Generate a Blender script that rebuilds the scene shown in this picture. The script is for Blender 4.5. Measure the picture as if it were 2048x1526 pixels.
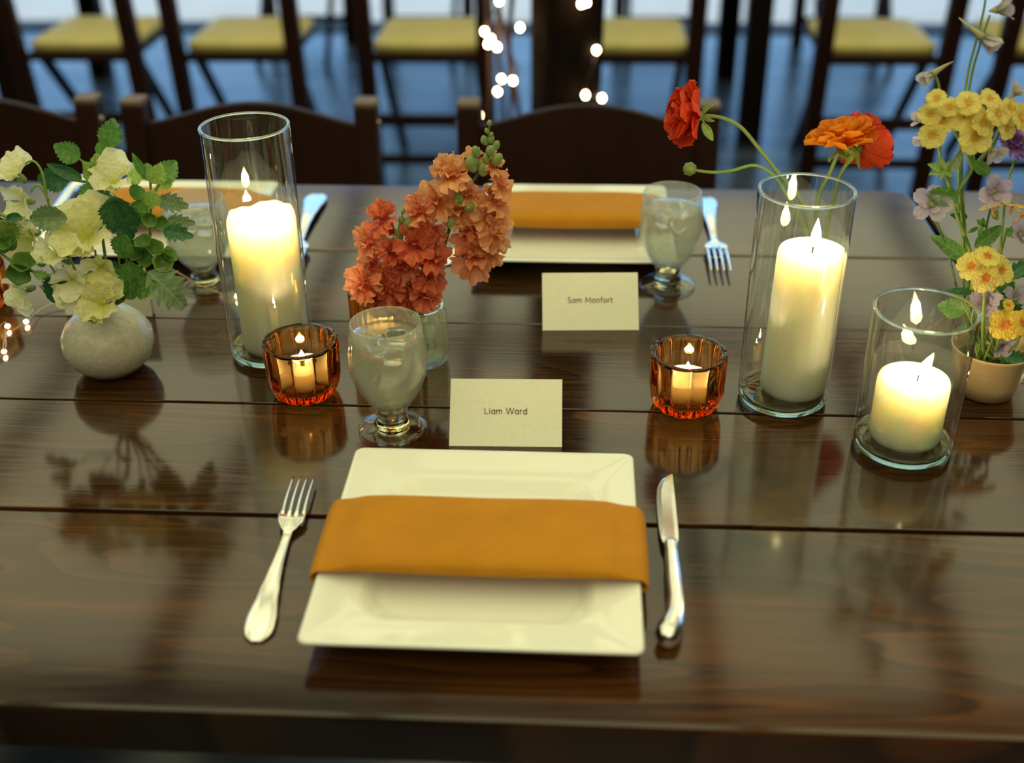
import bpy, math, random
from mathutils import Vector, Matrix
random.seed(7)
PI = math.pi
sc = bpy.context.scene
COL = sc.collection
for o in list(bpy.data.objects):
    bpy.data.objects.remove(o)

# ------------------------------------------------------------------ camera
F = 2350.0; W0 = 2048.0; H0 = 1526.0
CAM = Vector((0, 0, 1.36))
_p, _r, _y = math.radians(30.3), math.radians(-0.65), math.radians(-3.5)
FWD = Vector((math.sin(_y)*math.cos(_p), math.cos(_y)*math.cos(_p), -math.sin(_p)))
_r0 = Vector((math.cos(_y), -math.sin(_y), 0)); _u0 = _r0.cross(FWD)
RT = _r0*math.cos(_r) + _u0*math.sin(_r)
UP = -_r0*math.sin(_r) + _u0*math.cos(_r)
cam_d = bpy.data.cameras.new('camera'); cam = bpy.data.objects.new('camera', cam_d); COL.objects.link(cam)
Mx = Matrix((RT, UP, -FWD)).transposed().to_4x4(); Mx.translation = CAM
cam.matrix_world = Mx
cam_d.sensor_width = 36.0; cam_d.lens = F/W0*36.0; cam_d.clip_start = .02; cam_d.clip_end = 200
cam_d.dof.use_dof = True; cam_d.dof.focus_distance = 1.13; cam_d.dof.aperture_fstop = 2.9
sc.camera = cam

def ray(px, py): return FWD + RT*((px-W0/2)/F) - UP*((py-H0/2)/F)
def at_z(px, py, z=.76):
    d = ray(px, py); return CAM + d*((z-CAM.z)/d.z)
def at_y(px, py, Y):
    d = ray(px, py); return CAM + d*(Y/d.y)
def depth(v): return (Vector(v)-CAM).dot(FWD)

# ------------------------------------------------------------------ world, light, exposure
world = bpy.data.worlds.new('sky'); sc.world = world; world.use_nodes = True
nt = world.node_tree; nt.nodes.clear()
bgn = nt.nodes.new('ShaderNodeBackground'); wo = nt.nodes.new('ShaderNodeOutputWorld')
bgn.inputs['Color'].default_value = (.27, .57, 1.0, 1); bgn.inputs['Strength'].default_value = 1.95
nt.links.new(bgn.outputs[0], wo.inputs['Surface'])
def area(name, loc, size, power, col, rot=(0, 0, 0)):
    l = bpy.data.lights.new(name, 'AREA'); l.shape = 'RECTANGLE'; l.size, l.size_y = size; l.energy = power; l.color = col
    o = bpy.data.objects.new(name, l); COL.objects.link(o); o.location = loc; o.rotation_euler = rot
    return o
area('ceiling_light', (-.7, 3.0, 2.78), (7.4, 7.8), 262, (1.0, .96, .54))
area('fill_behind_viewer', (.2, -1.1, 2.3), (2.6, 1.2), 15, (1.0, .93, .60), (math.radians(42), 0, 0))  # unseen fill light, added to brighten the fronts of cards, candles and flowers
sc.view_settings.view_transform = 'Standard'; sc.view_settings.look = 'None'
sc.view_settings.gamma = 1; sc.view_settings.exposure = 0.0; sc.view_settings.use_curve_mapping = False
sc.cycles.max_bounces = 14; sc.cycles.transparent_max_bounces = 24; sc.cycles.transmission_bounces = 12
sc.cycles.sample_clamp_indirect = 4.0; sc.cycles.caustics_reflective = False; sc.cycles.caustics_refractive = False

# ------------------------------------------------------------------ materials
def new_mat(name):
    m = bpy.data.materials.new(name); m.use_nodes = True; n = m.node_tree; n.nodes.clear()
    return m, n, n.nodes.new('ShaderNodeOutputMaterial')
def setin(node, **kw):
    for k, v in kw.items():
        k = k.replace('_', ' ')
        if k in node.inputs:
            node.inputs[k].default_value = (*v, 1) if isinstance(v, tuple) and len(v) == 3 else v
def noise_col(n, c1, c2, scale, co='Object', stretch=(1, 1, 1), detail=4, lo=.35, hi=.65, rough=.55):
    tc = n.nodes.new('ShaderNodeTexCoord'); mp = n.nodes.new('ShaderNodeMapping'); mp.inputs['Scale'].default_value = stretch
    no = n.nodes.new('ShaderNodeTexNoise'); no.inputs['Scale'].default_value = scale; no.inputs['Detail'].default_value = detail
    no.inputs['Roughness'].default_value = rough
    cr = n.nodes.new('ShaderNodeValToRGB'); cr.color_ramp.elements[0].position = lo; cr.color_ramp.elements[1].position = hi
    cr.color_ramp.elements[0].color = (*c1, 1); cr.color_ramp.elements[1].color = (*c2, 1)
    n.links.new(tc.outputs[co], mp.inputs[0]); n.links.new(mp.outputs[0], no.inputs['Vector']); n.links.new(no.outputs['Fac'], cr.inputs[0])
    return cr, no
def basic(name, c1, c2=None, scale=40, rough=.5, metal=0, bump=0, stretch=(1, 1, 1), **kw):
    m, n, out = new_mat(name); b = n.nodes.new('ShaderNodeBsdfPrincipled')
    cr, no = noise_col(n, c1, c2 or c1, scale, stretch=stretch)
    n.links.new(cr.outputs[0], b.inputs['Base Color'])
    b.inputs['Roughness'].default_value = rough; b.inputs['Metallic'].default_value = metal
    setin(b, **kw)
    if bump:
        bp = n.nodes.new('ShaderNodeBump'); bp.inputs['Strength'].default_value = bump; bp.inputs['Distance'].default_value = .002
        n.links.new(no.outputs['Fac'], bp.inputs['Height']); n.links.new(bp.outputs[0], b.inputs['Normal'])
    n.links.new(b.outputs[0], out.inputs[0]); return m
def leafy(name, c1, c2, scale=60, trans=.35, rough=.45, stretch=(1, 1, 1), co='Object', veins=False):
    m, n, out = new_mat(name); b = n.nodes.new('ShaderNodeBsdfPrincipled'); t = n.nodes.new('ShaderNodeBsdfTranslucent')
    cr, no = noise_col(n, c1, c2, scale, stretch=stretch, co=co)
    colr = cr.outputs[0]
    if veins:   # midrib and herringbone side veins in the leaf's own coordinates (unit leaf along y)
        tc = n.nodes.new('ShaderNodeTexCoord'); sp = n.nodes.new('ShaderNodeSeparateXYZ'); n.links.new(tc.outputs['Object'], sp.inputs[0])
        def ma(op, a, bb, c=None):
            q = n.nodes.new('ShaderNodeMath'); q.operation = op
            for i, v in enumerate((a, bb, c)):
                if v is None: continue
                if isinstance(v, (int, float)): q.inputs[i].default_value = v
                else: n.links.new(v, q.inputs[i])
            return q.outputs[0]
        ax = ma('ABSOLUTE', sp.outputs['X'], None)
        side = ma('PINGPONG', ma('MULTIPLY', ma('MULTIPLY_ADD', ax, -.9, sp.outputs['Y']), 8.0), .5)
        v1 = ma('LESS_THAN', side, .07); v2 = ma('LESS_THAN', ax, .012); vv = ma('MULTIPLY', ma('MAXIMUM', v1, v2), .45)
        mv = n.nodes.new('ShaderNodeMix'); mv.data_type = 'RGBA'; n.links.new(vv, mv.inputs[0]); n.links.new(colr, mv.inputs[6])
        mv.inputs[7].default_value = (min(1, c2[0]*1.9), min(1, c2[1]*1.5), min(1, c2[2]*1.7), 1); colr = mv.outputs[2]
    n.links.new(colr, b.inputs['Base Color']); n.links.new(colr, t.inputs['Color'])
    b.inputs['Roughness'].default_value = rough
    bp = n.nodes.new('ShaderNodeBump'); bp.inputs['Strength'].default_value = .35; bp.inputs['Distance'].default_value = .001
    n.links.new(no.outputs['Fac'], bp.inputs['Height']); n.links.new(bp.outputs[0], b.inputs['Normal'])
    mx = n.nodes.new('ShaderNodeMixShader'); mx.inputs[0].default_value = trans
    n.links.new(b.outputs[0], mx.inputs[1]); n.links.new(t.outputs[0], mx.inputs[2]); n.links.new(mx.outputs[0], out.inputs[0]); return m
def petal_mat(name, base, tip, trans=.4, lo=.1, hi=.7):
    # colour runs along the petal (local y = 0 at its base, 1 at its tip), with fine veins
    m, n, out = new_mat(name); b = n.nodes.new('ShaderNodeBsdfPrincipled'); t = n.nodes.new('ShaderNodeBsdfTranslucent')
    tc = n.nodes.new('ShaderNodeTexCoord'); sp = n.nodes.new('ShaderNodeSeparateXYZ'); n.links.new(tc.outputs['Object'], sp.inputs[0])
    no = n.nodes.new('ShaderNodeTexNoise'); no.inputs['Scale'].default_value = 7; mp = n.nodes.new('ShaderNodeMapping'); mp.inputs['Scale'].default_value = (3, .6, 1)
    n.links.new(tc.outputs['Object'], mp.inputs[0]); n.links.new(mp.outputs[0], no.inputs['Vector'])
    ad = n.nodes.new('ShaderNodeMath'); ad.operation = 'MULTIPLY_ADD'; ad.inputs[1].default_value = .5; n.links.new(no.outputs['Fac'], ad.inputs[0])
    sb = n.nodes.new('ShaderNodeMath'); sb.operation = 'SUBTRACT'; sb.inputs[1].default_value = .25
    n.links.new(sp.outputs['Y'], ad.inputs[2]); n.links.new(ad.outputs[0], sb.inputs[0])
    cr = n.nodes.new('ShaderNodeValToRGB'); cr.color_ramp.elements[0].position = lo; cr.color_ramp.elements[1].position = hi
    cr.color_ramp.elements[0].color = (*base, 1); cr.color_ramp.elements[1].color = (*tip, 1)
    n.links.new(sb.outputs[0], cr.inputs[0]); n.links.new(cr.outputs[0], b.inputs['Base Color']); n.links.new(cr.outputs[0], t.inputs['Color'])
    b.inputs['Roughness'].default_value = .6
    n9 = n.nodes.new('ShaderNodeTexNoise'); n9.inputs['Scale'].default_value = 6; n.links.new(tc.outputs['Object'], n9.inputs['Vector'])
    bp = n.nodes.new('ShaderNodeBump'); bp.inputs['Strength'].default_value = .6; bp.inputs['Distance'].default_value = .004
    n.links.new(n9.outputs['Fac'], bp.inputs['Height']); n.links.new(bp.outputs[0], b.inputs['Normal'])
    mx = n.nodes.new('ShaderNodeMixShader'); mx.inputs[0].default_value = trans
    n.links.new(b.outputs[0], mx.inputs[1]); n.links.new(t.outputs[0], mx.inputs[2]); n.links.new(mx.outputs[0], out.inputs[0]); return m
def emit(name, col, s):
    m, n, out = new_mat(name); e = n.nodes.new('ShaderNodeEmission'); e.inputs[0].default_value = (*col, 1); e.inputs[1].default_value = s
    n.links.new(e.outputs[0], out.inputs[0]); return m
def thin_glass(name, tint=(.97, .98, .96), frost=0.0, frost_col=(.9, .92, .9), refl=1.0, rough=.02, bump=0, frost_lo=.3, frost_hi=.7, fscale=300):
    # thin-walled glass: sees straight through, mirrors by Fresnel, optional dewy haze
    m, n, out = new_mat(name); tr = n.nodes.new('ShaderNodeBsdfTransparent'); gl = n.nodes.new('ShaderNodeBsdfGlossy')
    gl.inputs['Roughness'].default_value = rough; gl.inputs['Color'].default_value = (1, 1, 1, 1)
    lw = n.nodes.new('ShaderNodeLayerWeight'); lw.inputs['Blend'].default_value = .35
    cr = n.nodes.new('ShaderNodeValToRGB'); cr.color_ramp.elements[0].color = (*tint, 1); cr.color_ramp.elements[1].color = (tint[0]*.62, tint[1]*.66, tint[2]*.6, 1)
    cr.color_ramp.elements[0].position = .55; cr.color_ramp.elements[1].position = .97
    n.links.new(lw.outputs['Facing'], cr.inputs[0]); n.links.new(cr.outputs[0], tr.inputs[0])
    fr = n.nodes.new('ShaderNodeFresnel'); ge = n.nodes.new('ShaderNodeNewGeometry')
    ir = n.nodes.new('ShaderNodeMapRange'); ir.inputs[3].default_value = 1.5; ir.inputs[4].default_value = 1/1.5
    n.links.new(ge.outputs['Backfacing'], ir.inputs[0]); n.links.new(ir.outputs[0], fr.inputs['IOR'])
    ml = n.nodes.new('ShaderNodeMath'); ml.operation = 'MULTIPLY'; ml.inputs[1].default_value = refl; n.links.new(fr.outputs[0], ml.inputs[0])
    cur = tr
    if frost:
        di = n.nodes.new('ShaderNodeBsdfDiffuse'); tl = n.nodes.new('ShaderNodeBsdfTranslucent'); ms = n.nodes.new('ShaderNodeMixShader'); ms.inputs[0].default_value = .5
        di.inputs[0].default_value = (*frost_col, 1); tl.inputs[0].default_value = (*frost_col, 1)
        n.links.new(di.outputs[0], ms.inputs[1]); n.links.new(tl.outputs[0], ms.inputs[2])
        c2, no = noise_col(n, (frost*.45,)*3, (min(1, frost*1.35),)*3, fscale, lo=frost_lo, hi=frost_hi)
        mf = n.nodes.new('ShaderNodeMixShader'); n.links.new(c2.outputs[0], mf.inputs[0]); n.links.new(tr.outputs[0], mf.inputs[1]); n.links.new(ms.outputs[0], mf.inputs[2]); cur = mf
        if bump:
            bp = n.nodes.new('ShaderNodeBump'); bp.inputs['Strength'].default_value = bump; bp.inputs['Distance'].default_value = .001
            n.links.new(no.outputs['Fac'], bp.inputs['Height']); n.links.new(bp.outputs[0], gl.inputs['Normal']); n.links.new(bp.outputs[0], di.inputs['Normal'])
    mx = n.nodes.new('ShaderNodeMixShader'); n.links.new(ml.outputs[0], mx.inputs[0]); n.links.new(cur.outputs[0], mx.inputs[1]); n.links.new(gl.outputs[0], mx.inputs[2])
    n.links.new(mx.outputs[0], out.inputs[0]); return m
def solid_glass(name, col=(1, 1, 1), rough=0.0, ior=1.5, bump=0, scale=200):
    m, n, out = new_mat(name); g = n.nodes.new('ShaderNodeBsdfGlass'); g.inputs['Color'].default_value = (*col, 1)
    g.inputs['Roughness'].default_value = rough; g.inputs['IOR'].default_value = ior
    if bump:
        cr, no = noise_col(n, (0, 0, 0), (1, 1, 1), scale); bp = n.nodes.new('ShaderNodeBump'); bp.inputs['Strength'].default_value = bump; bp.inputs['Distance'].default_value = .001
        n.links.new(no.outputs['Fac'], bp.inputs['Height']); n.links.new(bp.outputs[0], g.inputs['Normal'])
    n.links.new(g.outputs[0], out.inputs[0]); return m
def wood_top(name, seed):
    m, n, out = new_mat(name); b = n.nodes.new('ShaderNodeBsdfPrincipled'); L = n.links.new
    tc = n.nodes.new('ShaderNodeTexCoord')
    mp = n.nodes.new('ShaderNodeMapping'); mp.inputs['Location'].default_value = (seed*1.37, seed*.61, 0); mp.inputs['Scale'].default_value = (1.1, 9.0, 1)
    L(tc.outputs['Object'], mp.inputs[0])
    n1 = n.nodes.new('ShaderNodeTexNoise'); n1.inputs['Scale'].default_value = 1.5; n1.inputs['Detail'].default_value = 1.5; n1.inputs['Roughness'].default_value = .4
    L(mp.outputs[0], n1.inputs['Vector'])
    mu = n.nodes.new('ShaderNodeMath'); mu.operation = 'MULTIPLY'; mu.inputs[1].default_value = 13.0; L(n1.outputs['Fac'], mu.inputs[0])
    fr = n.nodes.new('ShaderNodeMath'); fr.operation = 'FRACT'; L(mu.outputs[0], fr.inputs[0])
    r1 = n.nodes.new('ShaderNodeValToRGB'); e = r1.color_ramp.elements   # growth rings
    e[0].position = 0; e[0].color = (.026, .014, .006, 1); e[1].position = 1; e[1].color = (.023, .012, .005, 1)
    k = r1.color_ramp.elements.new(.55); k.color = (.036, .020, .008, 1)
    k = r1.color_ramp.elements.new(.80); k.color = (.050, .026, .009, 1)
    k = r1.color_ramp.elements.new(.88); k.color = (.018, .009, .005, 1)
    L(fr.outputs[0], r1.inputs[0])
    mp2 = n.nodes.new('ShaderNodeMapping'); mp2.inputs['Scale'].default_value = (3, 150, 1); L(tc.outputs['Object'], mp2.inputs[0])
    n2 = n.nodes.new('ShaderNodeTexNoise'); n2.inputs['Scale'].default_value = 2.0; n2.inputs['Detail'].default_value = 5; L(mp2.outputs[0], n2.inputs['Vector'])
    r2 = n.nodes.new('ShaderNodeValToRGB'); r2.color_ramp.elements[0].position = .3; r2.color_ramp.elements[1].position = .7
    r2.color_ramp.elements[0].color = (.55, .5, .5, 1); r2.color_ramp.elements[1].color = (1.25, 1.2, 1.15, 1); L(n2.outputs['Fac'], r2.inputs[0])
    mm = n.nodes.new('ShaderNodeMix'); mm.data_type = 'RGBA'; mm.blend_type = 'MULTIPLY'; mm.inputs[0].default_value = 1
    L(r1.outputs[0], mm.inputs[6]); L(r2.outputs[0], mm.inputs[7])
    n3 = n.nodes.new('ShaderNodeTexNoise'); n3.inputs['Scale'].default_value = 1.6; n3.inputs['Detail'].default_value = 3
    mp3 = n.nodes.new('ShaderNodeMapping'); mp3.inputs['Scale'].default_value = (1.2, 5, 1); mp3.inputs['Location'].default_value = (seed, 3, 0)
    L(tc.outputs['Object'], mp3.inputs[0]); L(mp3.outputs[0], n3.inputs['Vector'])
    r3 = n.nodes.new('ShaderNodeValToRGB'); r3.color_ramp.elements[0].position = .35; r3.color_ramp.elements[1].position = .65
    r3.color_ramp.elements[0].color = (.42, .38, .34, 1); r3.color_ramp.elements[1].color = (2.0, 1.35, .85, 1); L(n3.outputs['Fac'], r3.inputs[0])
    m2 = n.nodes.new('ShaderNodeMix'); m2.data_type = 'RGBA'; m2.blend_type = 'MULTIPLY'; m2.inputs[0].default_value = 1
    L(mm.outputs[2], m2.inputs[6]); L(r3.outputs[0], m2.inputs[7]); L(m2.outputs[2], b.inputs['Base Color'])
    rr = n.nodes.new('ShaderNodeMapRange'); rr.inputs[3].default_value = .065; rr.inputs[4].default_value = .15; L(n2.outputs['Fac'], rr.inputs[0]); L(rr.outputs[0], b.inputs['Roughness'])
    bp = n.nodes.new('ShaderNodeBump'); bp.inputs['Strength'].default_value = .035; bp.inputs['Distance'].default_value = .001; L(n2.outputs['Fac'], bp.inputs['Height']); L(bp.outputs[0], b.inputs['Normal'])
    setin(b, IOR=1.58)
    L(b.outputs[0], out.inputs[0]); return m

M = {}
M['chair'] = basic('dark_chair_wood', (.014, .004, .003), (.026, .008, .005), 6, .55, stretch=(1, 1, .2), IOR=1.25)
M['chair_end'] = basic('worn_chair_wood', (.10, .06, .03), (.16, .10, .055), 30, .6)
M['pad'] = basic('tan_vinyl', (.50, .42, .13), (.58, .48, .16), 12, .45)
M['apron'] = basic('dark_table_wood', (.006, .003, .003), (.012, .006, .005), 8, .6, IOR=1.2)
M['metal'] = basic('silver', (.86, .85, .80), (.93, .92, .88), 60, .17, 1)
M['brass'] = basic('brass_screw', (.8, .6, .3), None, 60, .3, 1)
M['plate'] = basic('white_glazed_ceramic', (.80, .80, .70), (.84, .84, .74), 5, .05)
M['plate'].node_tree.nodes['Principled BSDF'].inputs['IOR'].default_value = 1.5
M['paper'] = basic('cream_card_stock', (.80, .78, .60), (.84, .82, .64), 250, .75, bump=.03)
M['ink'] = basic('brown_ink', (.16, .09, .05), None, 10, .8)
M['vase'] = basic('speckled_glazed_clay', (.50, .47, .36), (.60, .57, .45), 220, .25, bump=.25)
M['pot'] = basic('cream_clay', (.42, .31, .15), (.50, .38, .19), 20, .5)
M['soil'] = basic('floral_foam', (.05, .04, .02), (.12, .10, .05), 120, .9, bump=.6)
M['wick'] = basic('charred_wick', (.02, .015, .01), None, 10, .9)
M['copper'] = basic('copper_wire', (.75, .5, .25), None, 30, .35, 1)
M['cord'] = basic('dark_cord', (.03, .012, .01), None, 30, .6)
M['bark'] = basic('dark_bark', (.006, .005, .005), (.014, .008, .006), 25, .95, bump=.7, stretch=(1, 1, .3), IOR=1.15)
M['tin'] = basic('tealight_cup', (.8, .8, .78), None, 30, .3, 1)
def napkin_mat():
    m, n, out = new_mat('ochre_linen'); b = n.nodes.new('ShaderNodeBsdfPrincipled')
    cr, no = noise_col(n, (.45, .185, .011), (.50, .21, .014), 30)
    n.links.new(cr.outputs[0], b.inputs['Base Color']); b.inputs['Roughness'].default_value = .85
    b.inputs['Sheen Weight'].default_value = .05; b.inputs['IOR'].default_value = 1.2
    tc = n.nodes.new('ShaderNodeTexCoord'); n2 = n.nodes.new('ShaderNodeTexNoise'); n2.inputs['Scale'].default_value = 900; n.links.new(tc.outputs['Object'], n2.inputs['Vector'])
    bp = n.nodes.new('ShaderNodeBump'); bp.inputs['Strength'].default_value = .2; bp.inputs['Distance'].default_value = .0006
    n.links.new(n2.outputs['Fac'], bp.inputs['Height']); n.links.new(bp.outputs[0], b.inputs['Normal']); n.links.new(b.outputs[0], out.inputs[0]); return m
M['napkin'] = napkin_mat()
def wax_mat():
    m, n, out = new_mat('ivory_wax'); b = n.nodes.new('ShaderNodeBsdfPrincipled')
    cr, no = noise_col(n, (.90, .87, .66), (.93, .90, .70), 8)
    n.links.new(cr.outputs[0], b.inputs['Base Color']); b.inputs['Roughness'].default_value = .4
    b.inputs['Subsurface Weight'].default_value = 1.0; b.inputs['Subsurface Radius'].default_value = (1.0, .78, .58); b.inputs['Subsurface Scale'].default_value = .06
    b.subsurface_method = 'RANDOM_WALK'
    n.links.new(b.outputs[0], out.inputs[0]); return m
M['wax'] = wax_mat()
M['flame'] = emit('flame', (1.0, .80, .42), 20)
_n = M['flame'].node_tree; _a = _n.nodes.new('ShaderNodeAddShader'); _t = _n.nodes.new('ShaderNodeBsdfTransparent')   # a flame glows but does not block light
_o = [x for x in _n.nodes if x.type == 'OUTPUT_MATERIAL'][0]; _e = [x for x in _n.nodes if x.type == 'EMISSION'][0]
_n.links.new(_e.outputs[0], _a.inputs[0]); _n.links.new(_t.outputs[0], _a.inputs[1]); _n.links.new(_a.outputs[0], _o.inputs[0])
M['bulb'] = emit('warm_bulb', (1.0, .72, .36), 60)
M['led'] = emit('fairy_led', (1.0, .88, .50), 35)
M['glass'] = thin_glass('clear_thin_glass', refl=1.35)
M['glass_base'] = solid_glass('thick_clear_glass', (.97, .97, .84))
M['goblet'] = thin_glass('dewy_goblet_glass', (.97, .98, .96), frost=.24, frost_col=(.90, .90, .74), bump=.35, rough=.10, fscale=160, frost_lo=.1, frost_hi=.9)
M['goblet_clear'] = thin_glass('goblet_glass', (.95, .96, .94))
M['water'] = thin_glass('iced_water', (.95, .97, .93), frost=.16, frost_col=(.88, .89, .72), bump=.8, rough=.08, fscale=130, frost_lo=.3, frost_hi=.7)
M['ice'] = solid_glass('ice', (.98, .99, .98), .10, 1.31, bump=.9, scale=90)
def absorbing_glass(name, col, dens, rough):
    m = solid_glass(name, (1, .80, .52), rough, 1.45); n = m.node_tree; v = n.nodes.new('ShaderNodeVolumeAbsorption')
    v.inputs['Color'].default_value = (*col, 1); v.inputs['Density'].default_value = dens
    n.links.new(v.outputs[0], [x for x in n.nodes if x.type == 'OUTPUT_MATERIAL'][0].inputs['Volume']); return m
M['amber'] = absorbing_glass('amber_pressed_glass', (1.0, .62, .26), 50, .01)
M['gold'] = absorbing_glass('gold_fluted_glass', (1.0, .78, .10), 60, .02)
M['bottle'] = thin_glass('bubbled_bottle_glass', (.93, .95, .86), frost=.22, frost_col=(.80, .84, .64), bump=.15, rough=.03, fscale=90)
M['leaf'] = leafy('mid_green_leaf', (.07, .20, .035), (.15, .33, .06), 7, veins=True)
M['leaf_dark'] = leafy('dark_green_leaf', (.014, .085, .030), (.045, .16, .045), 7, .2, veins=True)
M['leaf_light'] = leafy('light_green_leaf', (.20, .38, .06), (.38, .55, .12), 7, veins=True)
M['leaf_grey'] = leafy('grey_green_leaf', (.11, .20, .08), (.20, .30, .13), 7, .2, veins=True)
M['bell'] = leafy('bell_green', (.15, .31, .05), (.30, .50, .11), 2, .45)
M['stem'] = leafy('stem_green', (.17, .29, .05), (.28, .42, .09), 20, .1)
M['stem_dark'] = leafy('stem_dark_green', (.06, .14, .03), (.12, .22, .05), 20, .1)
M['bud'] = leafy('bud_green', (.16, .25, .06), (.34, .42, .12), 80, .2)
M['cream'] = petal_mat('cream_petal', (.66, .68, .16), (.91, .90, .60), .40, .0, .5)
M['cream2'] = petal_mat('cream_petal_yellower', (.68, .66, .12), (.90, .87, .46), .40, .05, .7)  # cream petal running to a yellower tip
M['coral'] = petal_mat('coral_petal', (.50, .045, .012), (.78, .19, .075), .35)
M['salmon'] = petal_mat('salmon_petal', (.66, .10, .025), (.86, .34, .15), .35)
M['peach'] = petal_mat('peach_petal', (.72, .17, .045), (.90, .47, .20), .35)
M['tangerine'] = petal_mat('orange_petal', (.78, .20, .01), (.90, .33, .015), .35, .0, .9)
M['vermilion'] = petal_mat('vermilion_petal', (.62, .075, .008), (.78, .065, .012), .3, .0, .9)
M['yellow'] = petal_mat('yellow_petal', (.72, .44, .03), (.89, .75, .19), .3, .02, .40)
M['gold_petal'] = petal_mat('deep_yellow_petal', (.75, .30, .02), (.88, .62, .08), .3, .10, .4)
M['eye'] = basic('orange_eye', (.50, .12, .015), (.65, .22, .02), 100, .7)
M['eye_brown'] = basic('amber_eye', (.55, .27, .02), (.62, .35, .04), 100, .7)
M['lilac'] = petal_mat('lilac_petal', (.50, .38, .50), (.62, .52, .62), .4)
M['pale'] = petal_mat('pale_lilac_petal', (.55, .50, .38), (.66, .62, .64), .4)
M['purple'] = petal_mat('purple_petal', (.14, .03, .22), (.36, .17, .52), .3)
M['spur'] = leafy('spur_green', (.40, .42, .16), (.55, .50, .30), 40, .3)
M['floor'] = basic('polished_concrete', (.006, .012, .022), (.13, .16, .20), 3.4, .27, bump=0, stretch=(.5, 1.8, 1), IOR=1.6)
M['patio'] = basic('pale_patio', (.74, .68, .66), (.82, .76, .74), 3, .8)
M['ceiling'] = basic('pale_ceiling', (.5, .45, .35), (.55, .5, .4), 3, .8)
M['wall'] = basic('dark_timber_wall', (.10, .07, .045), (.15, .10, .06), 4, .7, stretch=(1, 1, .2))
M['kerb'] = basic('dark_threshold', (.012, .012, .014), None, 3, .6)

# ------------------------------------------------------------------ object helpers
WM = {}
def mesh(name, vs, fs, mat=None, smooth=True):
    me = bpy.data.meshes.new(name); me.from_pydata([tuple(v) for v in vs], [], fs); me.update()
    if smooth: me.polygons.foreach_set('use_smooth', [True]*len(me.polygons))
    if mat: me.materials.append(mat)
    return me
def put(name, me, parent=None, Mw=None, mat=None):
    o = bpy.data.objects.new(name, me); COL.objects.link(o)
    Mw = Mw if Mw is not None else Matrix.Identity(4)
    if parent is not None:
        o.parent = parent; o.matrix_local = WM[parent.name].inverted() @ Mw
    else: o.matrix_world = Mw
    WM[o.name] = Mw
    LM[o.name] = WM[parent.name].inverted() @ Mw if parent is not None else Mw
    return o
LM = {}
def thing(name, label, cat, loc, group=None):
    o = bpy.data.objects.new(name, None); COL.objects.link(o); o.location = loc; o.empty_display_size = .02
    WM[o.name] = Matrix.Translation(Vector(loc)); o['label'] = label; o['category'] = cat
    if group: o['group'] = group
    return o
def tag(o, label, cat, group=None):
    o['label'] = label; o['category'] = cat
    if group: o['group'] = group
    return o
def struct(name, me, Mw=None):
    o = put(name, me, None, Mw); o['kind'] = 'structure'; return o
def T(v): return Matrix.Translation(Vector(v))
def frame(pos, n, roll=0.0, s=1.0, up=None):
    n = Vector(n).normalized(); up = Vector(up) if up is not None else UP
    x = up.cross(n)
    if x.length < 1e-4: x = RT.copy()
    x.normalize(); y = n.cross(x)
    m = Matrix((x, y, n)).transposed().to_4x4() @ Matrix.Rotation(roll, 4, 'Z') @ Matrix.Scale(s, 4)
    m.translation = Vector(pos); return m
def vdir(a, b, c): return (RT*a + UP*b - FWD*c).normalized()
def lathe_data(prof, n=48, closed=False):
    vs = []; fs = []
    for (r, z) in prof:
        for k in range(n):
            a = 2*PI*k/n; vs.append((r*math.cos(a), r*math.sin(a), z))
    for i in range(len(prof)-1):
        for k in range(n):
            k2 = (k+1) % n; fs.append((i*n+k, i*n+k2, (i+1)*n+k2, (i+1)*n+k))
    return vs, fs
def lathe(name, prof, mat, n=48, caps=(False, False)):
    vs, fs = lathe_data(prof, n); m = len(prof)
    if caps[0]: fs.append(tuple(range(n))[::-1])
    if caps[1]: fs.append(tuple((m-1)*n+k for k in range(n)))
    return mesh(name, vs, fs, mat)
def smooth_path(pts, n=6):
    pts = [Vector(p) for p in pts]
    if len(pts) < 3: return pts
    out = []
    for i in range(len(pts)-1):
        p0 = pts[max(i-1, 0)]; p1 = pts[i]; p2 = pts[i+1]; p3 = pts[min(i+2, len(pts)-1)]
        for k in range(n):
            t = k/n
            out.append(.5*((2*p1)+(-p0+p2)*t+(2*p0-5*p1+4*p2-p3)*t*t+(-p0+3*p1-3*p2+p3)*t*t*t))
    out.append(pts[-1]); return out
def tube_data(pts, rad, n=8, off=0):
    pts = [Vector(p) for p in pts]; vs = []; fs = []; up = Vector((.3, .1, 1)).normalized()
    m = len(pts)
    for i, p in enumerate(pts):
        d = (pts[min(i+1, m-1)]-pts[max(i-1, 0)]).normalized()
        a = d.cross(up)
        if a.length < .05: a = d.cross(Vector((1, 0, 0)))
        a.normalize(); b = d.cross(a); r = rad(i/(m-1)) if callable(rad) else rad
        for k in range(n):
            t = 2*PI*k/n; vs.append(p+a*(r*math.cos(t))+b*(r*math.sin(t)))
    for i in range(m-1):
        for k in range(n):
            k2 = (k+1) % n; fs.append((off+i*n+k, off+i*n+k2, off+(i+1)*n+k2, off+(i+1)*n+k))
    fs.append(tuple(off+k for k in range(n))[::-1]); fs.append(tuple(off+(m-1)*n+k for k in range(n)))
    return vs, fs
def tubes(name, paths, rad, mat, n=7):
    V = []; Fc = []
    for p in paths:
        r = rad
        if isinstance(p, tuple): p, r = p
        v, f = tube_data(p, r, n, len(V)); V += v; Fc += f
    return mesh(name, V, Fc, mat)
def local(me, origin):
    me.transform(Matrix.Translation(-Vector(origin))); return me
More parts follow.
